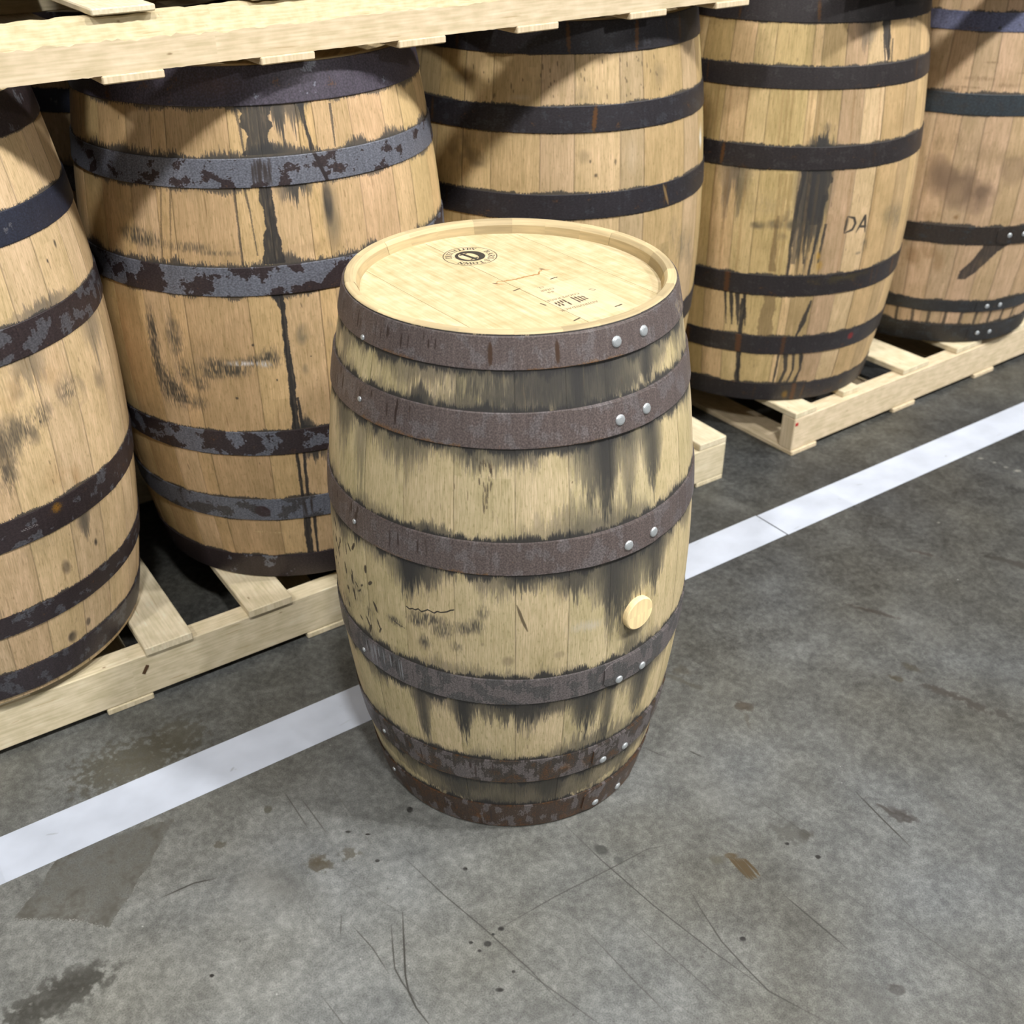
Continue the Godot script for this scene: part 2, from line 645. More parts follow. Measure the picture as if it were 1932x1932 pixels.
func mark_front(c: Dictionary, cv: Canvas, fine: PackedByteArray, mott: PackedByteArray, rng: RandomNumberGenerator) -> void:
	var hp: Array = c.hoops
	var w := cv.w
	var ink := Color8(46, 45, 46)
	# a sharp, ragged black line of iron stain along every hoop
	for q in hp.size():
		cv.fringe(cy(c, hp[q][0]), -1, 0, w, 11.0, 0.85, fine, ink, 1.2, 1.0, 11 + q, 0.02)
		cv.fringe(cy(c, hp[q][0]), -1, 0, w, 24.0, 0.3, fine, ink, 1.3, 1.0, 61 + q, 0.008)
		cv.fringe(cy(c, hp[q][1]), 1, 0, w, 13.0, 0.8, fine, ink, 1.2, 1.0, 31 + q, 0.02)
		cv.fringe(cy(c, hp[q][1]), 1, 0, w, 40.0, 0.4, fine, ink, 1.2, 1.0, 91 + q, 0.009)
	# first band
	column(c, cv, fine, 16, 52, 0.947, 1, 0.066, 0.55, 201, 0.2, 0.3)
	column(c, cv, fine, 24, 36, 0.947, 1, 0.075, 0.6, 202, 0.25, 0.35)
	column(c, cv, fine, 20, 3.5, 0.947, 1, 0.07, 0.75, 203, 0.15, 0.3)
	column(c, cv, fine, 46, 5, 0.947, 1, 0.06, 0.8, 204, 0.2, 0.4)
	column(c, cv, fine, -5, 30, 0.885, -1, 0.05, 0.5, 205)
	column(c, cv, fine, -27, 8, 0.885, -1, 0.03, 0.75, 206)
	column(c, cv, fine, 66, 6, 0.947, 1, 0.05, 0.35, 207)
	# second band
	column(c, cv, fine, -62, 9, 0.831, 1, 0.09, 0.3, 211)
	column(c, cv, fine, -50, 5, 0.831, 1, 0.12, 0.33, 212)
	column(c, cv, fine, -32, 8, 0.831, 1, 0.08, 0.3, 213)
	column(c, cv, fine, -5, 20, 0.831, 1, 0.035, 0.5, 214)
	column(c, cv, fine, 26, 13, 0.831, 1, 0.10, 0.65, 215, 0.4, 0.6)
	column(c, cv, fine, 28, 5, 0.831, 1, 0.15, 0.8, 216, 0.15, 0.55)
	column(c, cv, fine, 36, 5, 0.831, 1, 0.14, 0.45, 217, 0.2, 0.6)
	column(c, cv, fine, 46, 7, 0.831, 1, 0.12, 0.75, 218, 0.2, 0.6)
	column(c, cv, fine, 22, 30, 0.678, -1, 0.06, 0.35, 219)
	column(c, cv, fine, -22, 14, 0.678, -1, 0.02, 0.6, 220)
	# third band
	column(c, cv, fine, -30, 6, 0.621, 1, 0.085, 0.9, 231, 0.3, 0.8)
	column(c, cv, fine, -27, 11, 0.621, 1, 0.05, 0.6, 232)
	column(c, cv, fine, 4, 10, 0.621, 1, 0.035, 0.7, 233)
	column(c, cv, fine, 18, 8, 0.621, 1, 0.06, 0.6, 234)
	column(c, cv, fine, 33, 16, 0.621, 1, 0.12, 0.75, 235, 0.3, 0.7)
	column(c, cv, fine, 30, 5, 0.621, 1, 0.16, 0.6, 236, 0.2, 0.7)
	column(c, cv, fine, 47, 8, 0.621, 1, 0.10, 0.75, 237, 0.3, 0.6)
	column(c, cv, fine, 38, 8, 0.52, 1, 0.11, 0.42, 238, 0.2, 0.5)
	column(c, cv, fine, -62, 7, 0.621, 1, 0.06, 0.3, 239)
	# fourth band
	column(c, cv, fine, -29, 4, 0.356, 1, 0.15, 0.75, 241, 0.15, 0.7)
	column(c, cv, fine, -15, 5, 0.356, 1, 0.10, 0.9, 242, 0.25, 0.8)
	column(c, cv, fine, 2, 26, 0.356, 1, 0.05, 0.7, 243, 0.5, 0.8)
	column(c, cv, fine, 5, 7, 0.356, 1, 0.085, 0.45, 244, 0.4, 0.9)
	column(c, cv, fine, 24, 8, 0.356, 1, 0.10, 0.85, 245, 0.3, 0.8)
	column(c, cv, fine, 32, 3.5, 0.356, 1, 0.15, 0.6, 246, 0.15, 0.6)
	column(c, cv, fine, 46, 8, 0.356, 1, 0.12, 0.7, 247, 0.2, 0.7)
	column(c, cv, fine, 28, 24, 0.21, -1, 0.05, 0.5, 248)
	# fifth band, nearly all stained
	column(c, cv, fine, 0, 75, 0.149, 1, 0.078, 0.62, 251, 0.12, 0.25)
	column(c, cv, fine, -20, 10, 0.149, 1, 0.07, 0.5, 252, 0.2, 0.5)
	column(c, cv, fine, 14, 8, 0.149, 1, 0.07, 0.4, 253, 0.2, 0.5)
	column(c, cv, fine, 46, 8, 0.149, 1, 0.07, 0.4, 254, 0.2, 0.5)
	# a long knot
	var bark := Color8(88, 76, 60)
	for q in 34:
		var dg := rng.randf_range(-9.6, -5.0)
		var tt := rng.randf_range(0.775, 0.815)
		if absf(dg + 7.2) < 0.9 and tt < 0.806:
			continue
		var p := Vector2(cx(c, dg), cy(c, tt))
		cv.stroke(PackedVector2Array([p, p + Vector2(rng.randf_range(-1, 2), rng.randf_range(6, 20))]), rng.randf_range(1.2, 2.6), bark, rng.randf_range(0.4, 0.8), true, 0.6)
	for q in 16:
		var p := Vector2(cx(c, rng.randf_range(-7.6, -6.2)), cy(c, rng.randf_range(0.74, 0.785)))
		cv.stroke(PackedVector2Array([p, p + Vector2(rng.randf_range(-1, 1), rng.randf_range(8, 26))]), rng.randf_range(1.2, 2.2), bark, rng.randf_range(0.4, 0.7), true, 0.6)
	# cracks, grime and scuffs on the third band
	var grime := Color8(70, 66, 60)
	spots(c, cv, [[-24, 0.518, 9.0, 0.014], [-28, 0.505, 5.0, 0.014], [-36.5, 0.487, 3.5, 0.012], [-20, 0.50, 5.0, 0.022, 0.8], [-26, 0.466, 2.5, 0.02], [-10, 0.52, 3.0, 0.02], [-13.5, 0.512, 3.0, 0.016], [-8, 0.548, 2.5, 0.018, 0.7], [-16, 0.472, 2.5, 0.012, 0.7]], grime, 0.9, fine, 0.1, 1.8)
	spots(c, cv, [[-0.9, 0.452, 1.9, 0.011, 0.7], [14, 0.458, 2.2, 0.008, 0.4], [-8.2, 0.485, 0.7, 0.006, 0.5]], Color8(110, 96, 76), 0.7, mott)
	var crack := PackedVector2Array()
	for q in 16:
		crack.append(Vector2(cx(c, -31.5 + q * 1.02), cy(c, 0.527 + 0.018 * pow(q / 15.0, 1.6) + rng.randf_range(-0.0035, 0.0035))))
	cv.stroke(crack, 2.6, Color8(40, 36, 32), 0.95, false)
	cv.stroke(PackedVector2Array([Vector2(cx(c, -38.5), cy(c, 0.490)), Vector2(cx(c, -35), cy(c, 0.482)), Vector2(cx(c, -32.3), cy(c, 0.480))]), 2.2, grime, 0.8, true, 1.2)
	spots(c, cv, [[21, 0.508, 5.0, 0.012], [24, 0.503, 3.0, 0.010]], Color8(226, 218, 204), 0.5, fine, 0.0, 1.6)
	cv.stroke(PackedVector2Array([Vector2(cx(c, 1.6), cy(c, 0.565)), Vector2(cx(c, 3.2), cy(c, 0.535)), Vector2(cx(c, 4.7), cy(c, 0.512))]), 6.0, Color8(120, 105, 80), 0.5)
	for q in 40:   # short knife-like gouges on the left staves
		var p := Vector2(cx(c, rng.randf_range(-76, -42)), cy(c, rng.randf_range(0.44, 0.60)))
		var way := Vector2(rng.randf_range(-14, 16), rng.randf_range(8, 34))
		cv.stroke(PackedVector2Array([p, p + way * 0.5 + Vector2(rng.randf_range(-2, 2), 0), p + way]), rng.randf_range(2.5, 7.0), Color8(84, 74, 58), rng.randf_range(0.5, 0.9), true, 0.8)
	spots(c, cv, [[-55, 0.50, 9, 0.05], [-47, 0.47, 4, 0.03], [-62, 0.45, 6, 0.03]], grime, 0.5, fine, 0.35, 2.4)
	# grime round the bung
	spots(c, cv, [[40, 0.462, 5.0, 0.02, 0.5], [36, 0.455, 4.0, 0.012, 0.6]], grime, 0.6, mott)
	cv.stroke(PackedVector2Array([Vector2(cx(c, 40.5), cy(c, 0.545)), Vector2(cx(c, 41.0), cy(c, 0.52))]), 2.0, Color8(40, 36, 32), 0.9)
	# grain standing out in the pale parts
	for q in 260:
		var p := Vector2(rng.randf() * w, rng.randf() * cv.h)
		cv.stroke(PackedVector2Array([p, p + Vector2(rng.randf_range(-1, 1), rng.randf_range(25, 90))]), 1.1, Color8(178, 152, 104), 0.4)


func mark_left(c: Dictionary, cv: Canvas, fine: PackedByteArray, mott: PackedByteArray, rng: RandomNumberGenerator) -> void:
	var soot := Color8(92, 82, 68)
	spots(c, cv, [[47, 0.52, 6, 0.05], [52, 0.53, 5, 0.03], [57, 0.515, 3, 0.03], [48, 0.47, 3, 0.03], [62, 0.545, 4, 0.03, 0.7], [69, 0.555, 5, 0.03, 0.7], [74, 0.54, 4, 0.03, 0.8], [84, 0.53, 5, 0.03, 0.7], [56, 0.58, 4, 0.03, 0.6]], soot, 0.6, mott, 0.15, 2.2)
	spots(c, cv, [[45, 0.53, 4, 0.06], [49, 0.51, 5, 0.05], [54, 0.525, 5, 0.04], [47, 0.46, 3, 0.04], [60, 0.535, 4, 0.03], [70, 0.55, 5, 0.03], [40, 0.5, 5, 0.08]], soot, 0.9, fine, 0.25, 2.4)
	spots(c, cv, [[44, 0.50, 2.5, 0.09], [46.5, 0.46, 1.2, 0.06], [41, 0.53, 3, 0.06]], soot, 0.7, fine, 0.3, 2.0)
	spots(c, cv, [[54, 0.60, 7, 0.06, 0.4], [66, 0.60, 7, 0.05, 0.4], [60, 0.42, 5, 0.04, 0.35], [66, 0.40, 2, 0.03, 0.6]], Color8(176, 134, 84), 0.6, mott, 0.1, 2.0)
	spots(c, cv, [[82, 0.772, 0.6, 0.008], [76.5, 0.754, 0.5, 0.005], [59, 0.525, 0.5, 0.006], [69, 0.255, 1.0, 0.012], [57, 0.245, 1.6, 0.016, 0.7], [62, 0.10, 1.0, 0.010], [55, 0.09, 1.8, 0.014]], Color8(50, 44, 38), 0.85, mott)
	column(c, cv, fine, 66, 4, 0.327, 1, 0.045, 0.6, 301)
	column(c, cv, fine, 60, 8, 0.634, 1, 0.05, 0.35, 302)
	column(c, cv, fine, 88, 9, 0.634, 1, 0.07, 0.35, 303)
	column(c, cv, fine, 70, 18, 0.687, -1, 0.022, 0.5, 304)


func drip(c: Dictionary, cv: Canvas, pts: Array, a := 0.9, col := Color8(38, 36, 36)) -> void:
	# a run of black down the staves: degrees, share of height, width in degrees at each bend
	var f1 := FastNoiseLite.new()
	f1.seed = int(absf(pts[0][0] * 91.0 + pts[0][1] * 777.0))
	f1.frequency = 0.03
	f1.fractal_octaves = 4
	for k in pts.size() - 1:
		var ya: float = cy(c, pts[k][1])
		var yb: float = cy(c, pts[k + 1][1])
		var down := 1 if yb >= ya else -1
		for s in int(absf(floorf(yb) - floorf(ya))) + (1 if k == pts.size() - 2 else 0):
			var y := floorf(ya) + s * down
			var f := clampf((y - ya) / (yb - ya), 0.0, 1.0) if absf(yb - ya) > 0.5 else 0.0
			var deg: float = lerpf(pts[k][0], pts[k + 1][0], f)
			var wide: float = lerpf(pts[k][2], pts[k + 1][2], f) / 360.0 * c.w
			var l: float = wide * (1.0 + 0.5 * f1.get_noise_1d(y)) + 0.8 * f1.get_noise_1d(y * 9.0 + 300.0)
			var r: float = wide * (1.0 + 0.5 * f1.get_noise_1d(y + 5000.0)) + 0.8 * f1.get_noise_1d(y * 9.0 + 900.0)
			var x0: float = cx(c, deg)
			for x in range(int(x0 - l - 1.0), int(x0 + r + 2.0)):
				var off := x + 0.5 - x0
				var cover := clampf((l + off if off < 0.0 else r - off) + 0.5, 0.0, 1.0)
				var thin := 1.0 - 0.22 * maxf(0.0, f1.get_noise_2d(x * 7.0, y * 0.6)) * 2.0
				cv.mix(x, int(y), col.r8, col.g8, col.b8, a * cover * thin)


func mark_second(c: Dictionary, cv: Canvas, fine: PackedByteArray, mott: PackedByteArray, rng: RandomNumberGenerator) -> void:
	# the great black run
	drip(c, cv, [[13.0, 0.943, 9.5], [13.0, 0.90, 8.0], [13.2, 0.87, 7.0], [13.4, 0.863, 9.0]], 0.86, Color8(50, 48, 46))
	column(c, cv, fine, 19.5, 4.5, 0.943, 1, 0.05, 0.85, 401, 0.7, 0.6)
	column(c, cv, fine, 15, 8, 0.863, -1, 0.02, 0.9, 402)
	drip(c, cv, [[13.2, 0.816, 3.6], [13.6, 0.76, 3.0], [13.5, 0.71, 4.6], [13.6, 0.684, 6.0]], 0.9)
	drip(c, cv, [[13.0, 0.633, 3.6], [14.2, 0.60, 1.4], [14.0, 0.55, 1.6], [14.2, 0.47, 2.0], [14.0, 0.40, 1.8], [14.0, 0.366, 2.2]], 0.93)
	drip(c, cv, [[15.4, 0.43, 0.6], [16.0, 0.366, 1.3]], 0.9)
	drip(c, cv, [[13.2, 0.315, 0.9], [13.4, 0.26, 1.0], [13.4, 0.21, 0.9]])
	drip(c, cv, [[15.4, 0.315, 0.9], [15.2, 0.21, 1.1]])
	drip(c, cv, [[14.0, 0.159, 2.6], [13.8, 0.11, 2.4], [14.0, 0.062, 2.0]])
	drip(c, cv, [[16.6, 0.159, 1.0], [16.6, 0.062, 0.8]])
	drip(c, cv, [[26.5, 0.943, 1.6], [27.2, 0.90, 0.9], [28.4, 0.863, 1.6]])
	drip(c, cv, [[7.2, 0.943, 0.8], [8.3, 0.90, 0.7], [8.6, 0.863, 0.5]], 0.6)
	drip(c, cv, [[4.6, 0.816, 0.7], [4.6, 0.74, 0.5], [4.6, 0.684, 0.6]], 0.55)
	drip(c, cv, [[7.4, 0.816, 0.7], [8.4, 0.77, 0.4], [9.0, 0.70, 0.3]], 0.6)
	drip(c, cv, [[36.0, 0.93, 1.0], [35.6, 0.863, 0.4]], 0.6)
	for q in [[-16.9, 0.78, 0.6], [-13.9, 0.80, 0.5]]:
		drip(c, cv, [[q[0], 0.816, q[2]], [q[0] - 1.6, 0.73, q[2]], [q[0] - 2.4, 0.684, q[2]]], 0.5, Color8(90, 74, 52))
	column(c, cv, fine, 22, 8, 0.816, 1, 0.03, 0.85, 403, 0.9)
	column(c, cv, fine, 19, 6, 0.315, 1, 0.025, 0.85, 404, 0.8)
	column(c, cv, fine, 17, 5, 0.366, -1, 0.018, 0.85, 405, 0.8)
	column(c, cv, fine, 25, 6, 0.943, 1, 0.03, 0.7, 406, 0.9)
	# a long dark leaf-shaped stain on the right
	spots(c, cv, [[31.4, 0.755, 3.3, 0.068]], Color8(140, 122, 92), 0.95, mott, 0.0, 0.4)
	spots(c, cv, [[30.8, 0.775, 1.7, 0.043]], Color8(44, 42, 40), 0.95, mott, 0.0, 0.6)
	# soot and rub marks
	var soot := Color8(70, 64, 54)
	spots(c, cv, [[-27, 0.53, 2.6, 0.06], [-25, 0.45, 3.2, 0.05], [-21, 0.43, 5, 0.03], [-19, 0.55, 3.5, 0.05, 0.8], [-17, 0.48, 4, 0.03, 0.8], [-13, 0.46, 3, 0.02, 0.7], [-15.5, 0.42, 5, 0.02, 0.7], [-26.5, 0.56, 2.0, 0.05], [-27, 0.48, 2.5, 0.06], [-23, 0.445, 4, 0.03]], soot, 1.0, fine, 0.05, 2.0)
	spots(c, cv, [[-5, 0.497, 8, 0.02], [4, 0.508, 6, 0.016], [9, 0.515, 4, 0.025], [-9, 0.485, 5, 0.02, 0.8], [-24, 0.72, 9, 0.02, 0.8], [-10, 0.714, 9, 0.012, 0.7], [-28, 0.725, 8, 0.02], [-2, 0.705, 9, 0.006, 0.6], [-3, 0.49, 7, 0.016], [-8, 0.50, 4, 0.02]], soot, 1.0, fine, 0.15, 2.2)
	spots(c, cv, [[18.3, 0.55, 2.6, 0.03, 0.7], [18.4, 0.487, 1.6, 0.02, 0.5], [33, 0.60, 3, 0.05, 0.6], [27, 0.53, 1.4, 0.05, 0.7]], Color8(110, 102, 82), 0.85, mott, 0.1, 1.8)
	spots(c, cv, [[1, 0.505, 7, 0.007], [7, 0.503, 3, 0.009]], Color8(240, 234, 232), 1.0, fine, 0.2, 2.0)
	spots(c, cv, [[-2.8, 0.127, 3, 0.003], [3, 0.124, 4, 0.003]], Color8(240, 214, 160), 0.9, fine, 0.3, 2.0)
	spots(c, cv, [[4.4, 0.54, 0.4, 0.003], [-2.4, 0.436, 0.5, 0.003], [20.5, 0.509, 0.4, 0.003], [10, 0.47, 0.3, 0.003]], Color8(40, 34, 28), 0.95, mott)
	spots(c, cv, [[-40, 0.50, 12, 0.12, 0.5], [-33, 0.62, 6, 0.1, 0.4], [30, 0.45, 8, 0.06, 0.4]], Color8(186, 146, 98), 0.4, mott, 0.1, 2.0)


func mark_third(c: Dictionary, cv: Canvas, fine: PackedByteArray, mott: PackedByteArray, rng: RandomNumberGenerator) -> void:
	var soot := Color8(112, 98, 72)
	spots(c, cv, [[-31, 0.76, 7, 0.03], [-27, 0.735, 5, 0.02], [-37, 0.735, 6, 0.03], [-6, 0.90, 4, 0.014], [-36, 0.89, 9, 0.025], [10, 0.75, 3, 0.02, 0.5], [40, 0.89, 5, 0.03, 0.6]], soot, 0.55, mott, 0.15, 2.0)
	spots(c, cv, [[54, 0.52, 5, 0.05], [61, 0.50, 4, 0.05], [48, 0.56, 4, 0.05, 0.7], [66, 0.46, 5, 0.05, 0.7], [42, 0.50, 5, 0.06, 0.6]], Color8(96, 90, 74), 0.6, fine, 0.25, 2.0)
	spots(c, cv, [[71, 0.728, 3.5, 0.035]], Color8(240, 235, 222), 1.0, mott, 0.0, 1.0)
	spots(c, cv, [[27, 0.74, 4, 0.05, 0.4], [-12, 0.86, 5, 0.01, 0.6]], Color8(226, 205, 180), 0.6, mott, 0.1, 2.0)
	for q in 40:
		var p := Vector2(cx(c, rng.randf_range(-30, 40)), cy(c, rng.randf_range(0.86, 0.93)))
		cv.stroke(PackedVector2Array([p, p + Vector2(0.5, rng.randf_range(2, 9))]), 1.4, Color8(74, 60, 42), 0.7)
	spots(c, cv, [[14, 0.712, 0.6, 0.005], [3, 0.653, 4, 0.004], [21, 0.735, 0.5, 0.006], [12, 0.74, 0.5, 0.005]], Color8(66, 54, 40), 0.8, fine)


func mark_fourth(c: Dictionary, cv: Canvas, fine: PackedByteArray, mott: PackedByteArray, rng: RandomNumberGenerator) -> void:
	var ink := Color8(48, 44, 42)
	# black runs down the middle staves
	drip(c, cv, [[5.6, 0.63, 9.0], [5.2, 0.58, 8.5], [5.0, 0.54, 7.0], [4.6, 0.50, 4.0]], 0.8, ink)
	drip(c, cv, [[-0.5, 0.63, 3.0], [-1.0, 0.55, 3.0], [-1.4, 0.47, 2.6], [-1.0, 0.40, 1.4]], 0.5, ink)
	drip(c, cv, [[-1.5, 0.63, 2.0], [-2.4, 0.56, 1.4], [-3.0, 0.46, 1.2], [-2.6, 0.368, 1.0]], 0.85, ink)
	drip(c, cv, [[2.4, 0.63, 1.0], [2.0, 0.54, 1.2], [2.2, 0.44, 0.8], [3.0, 0.40, 0.8]], 0.8, ink)
	drip(c, cv, [[7.4, 0.57, 1.6], [7.0, 0.48, 1.6], [6.0, 0.42, 0.8], [5.6, 0.368, 1.4]], 0.85, ink)
	drip(c, cv, [[9.6, 0.50, 1.2], [9.0, 0.44, 0.9], [8.8, 0.40, 0.6]], 0.8, ink)
	drip(c, cv, [[-9.0, 0.52, 1.0], [-9.4, 0.44, 2.0], [-9.0, 0.38, 3.0]], 0.5, Color8(110, 88, 58))
	column(c, cv, fine, 3, 10, 0.63, 1, 0.22, 0.85, 501, 0.5, 0.6)
	column(c, cv, fine, 4, 8, 0.683, -1, 0.025, 0.95, 502, 0.9)
	spots(c, cv, [[5, 0.725, 2.0, 0.02]], ink, 0.6, fine, 0.2)
	for q in [[-24, 0.315, 1.6], [-21.5, 0.315, 1.8], [-18.5, 0.315, 1.3], [-26.5, 0.315, 0.9]]:
		drip(c, cv, [[q[0], q[1], q[2]], [q[0] + 1.0, 0.26, q[2] * 0.8], [q[0] + 1.5, 0.225, q[2] * 0.2]], 0.9, ink)
	drip(c, cv, [[-19.0, 0.30, 1.6], [-18.6, 0.199, 1.8]], 0.9, ink)
	drip(c, cv, [[-18.4, 0.148, 2.2], [-18.0, 0.055, 2.4]], 0.93, ink)
	drip(c, cv, [[5.0, 0.20, 0.8], [7.0, 0.24, 2.2], [8.8, 0.30, 0.8]], 0.9, ink)
	for q in [[2.0, 2.4, 5.4], [5.5, 1.6, 3.4], [9.0, 2.0, 5.8]]:
		drip(c, cv, [[q[0], 0.148, q[1]], [q[0] + 1.2, 0.10, q[1] * 0.5], [q[0] - 0.6, 0.055, q[1] * 0.8]], 0.85, ink)
	drip(c, cv, [[-1.0, 0.148, 0.9], [-1.4, 0.055, 0.9]], 0.85, ink)
	drip(c, cv, [[-8.0, 0.315, 5.0], [-9.0, 0.199, 6.0]], 0.5, Color8(112, 90, 60))
	drip(c, cv, [[27.0, 0.949, 4.0], [28.0, 0.91, 3.0], [29.0, 0.88, 1.8], [29.5, 0.865, 0.8]], 0.9, ink)
	drip(c, cv, [[26.0, 0.92, 0.8], [28.0, 0.858, 0.6]], 0.8, ink)
	drip(c, cv, [[31.0, 0.91, 0.6], [31.0, 0.858, 0.6]], 0.7, ink)
	column(c, cv, fine, 18, 7, 0.949, 1, 0.05, 0.4, 503)
	column(c, cv, fine, -27, 9, 0.63, 1, 0.10, 0.5, 504, 0.6)
	# smudges and hand lettering
	spots(c, cv, [[-16.5, 0.495, 4, 0.012], [-10, 0.50, 4, 0.014], [-6.5, 0.525, 2.0, 0.02], [-7, 0.47, 2.5, 0.012, 0.6], [-3, 0.50, 5, 0.02]], Color8(84, 76, 62), 0.75, mott, 0.2, 2.0)
	spots(c, cv, [[29, 0.435, 2.0, 0.02], [26.5, 0.415, 2.0, 0.005], [42, 0.50, 6, 0.04, 0.6], [48, 0.48, 5, 0.05, 0.6], [20, 0.43, 0.5, 0.004]], Color8(96, 90, 74), 0.8, fine, 0.15, 1.8)
	spots(c, cv, [[8.5, 0.42, 1.4, 0.016], [9.6, 0.395, 1.6, 0.016, 0.8]], Color8(196, 150, 58), 0.8, mott)
	var letters := [[[18.4, 0.514], [18.0, 0.472]], [[18.4, 0.514], [21.6, 0.508], [22.6, 0.494], [21.6, 0.479], [18.0, 0.472]], [[23.6, 0.470], [26.9, 0.510], [28.2, 0.466]], [[24.6, 0.484], [28.4, 0.482]]]
	for l in letters:
		var pts := PackedVector2Array()
		for q in l:
			pts.append(Vector2(cx(c, q[0]), cy(c, q[1])))
		cv.stroke(pts, 4.4, Color8(62, 56, 48), 0.8, true)
	for q in 14:   # faint brown streaks between the staves
		var d: float = rng.randf_range(-60, 45)
		drip(c, cv, [[d, 0.81, 0.9], [d + 0.4, 0.683, 0.7]], 0.25, Color8(140, 104, 60))
		drip(c, cv, [[d + 3, 0.62, 1.2], [d + 3.2, 0.37, 1.0]], 0.22, Color8(140, 104, 60))


func mark_fifth(c: Dictionary, cv: Canvas, fine: PackedByteArray, mott: PackedByteArray, rng: RandomNumberGenerator) -> void:
	drip(c, cv, [[7.0, 0.315, 13.0], [4.0, 0.285, 9.0], [0.5, 0.265, 7.5], [-3.0, 0.235, 7.0], [-5.0, 0.212, 4.0]], 0.9, Color8(58, 50, 45))
	spots(c, cv, [[-14, 0.48, 11, 0.075], [-6, 0.47, 8, 0.06], [-22, 0.51, 8, 0.05, 0.8], [6, 0.53, 8, 0.04, 0.7], [-26, 0.50, 7, 0.06, 0.7]], Color8(128, 104, 82), 0.85, mott, 0.0, 1.2)
	spots(c, cv, [[-27, 0.59, 3, 0.03, 0.7], [-20, 0.60, 4, 0.03, 0.6], [-10, 0.57, 10, 0.05, 0.5], [2, 0.56, 8, 0.03, 0.5]], Color8(134, 112, 78), 0.8, fine, 0.2, 2.0)
	spots(c, cv, [[-16, 0.76, 9, 0.008], [-4, 0.745, 8, 0.008], [-26, 0.73, 6, 0.01], [-12, 0.80, 5, 0.004], [4, 0.775, 6, 0.004], [-20, 0.70 + 0.037, 9, 0.004]], Color8(132, 106, 74), 0.7, fine, 0.2, 2.0)
	spots(c, cv, [[-22, 0.29, 5, 0.03, 0.6], [-17, 0.26, 4, 0.04, 0.5], [-30, 0.27, 6, 0.05, 0.6], [-14, 0.395, 2.0, 0.012], [-24, 0.385, 6, 0.02, 0.7]], Color8(150, 114, 72), 0.8, mott, 0.1, 1.6)
	for q in 9:   # joints stained dark near the foot
		drip(c, cv, [[-32.0 + q * 8.0, 0.105, 1.4], [-32.0 + q * 8.0, 0.061, 1.6]], 0.75, Color8(64, 56, 46))


# ------------------------------------------------------------------ iron hoops
const ROWS := 64
const IRON := [[116, 104, 101], [58, 48, 50], [62, 52, 54], [52, 49, 54], [54, 49, 50], [58, 56, 54]]


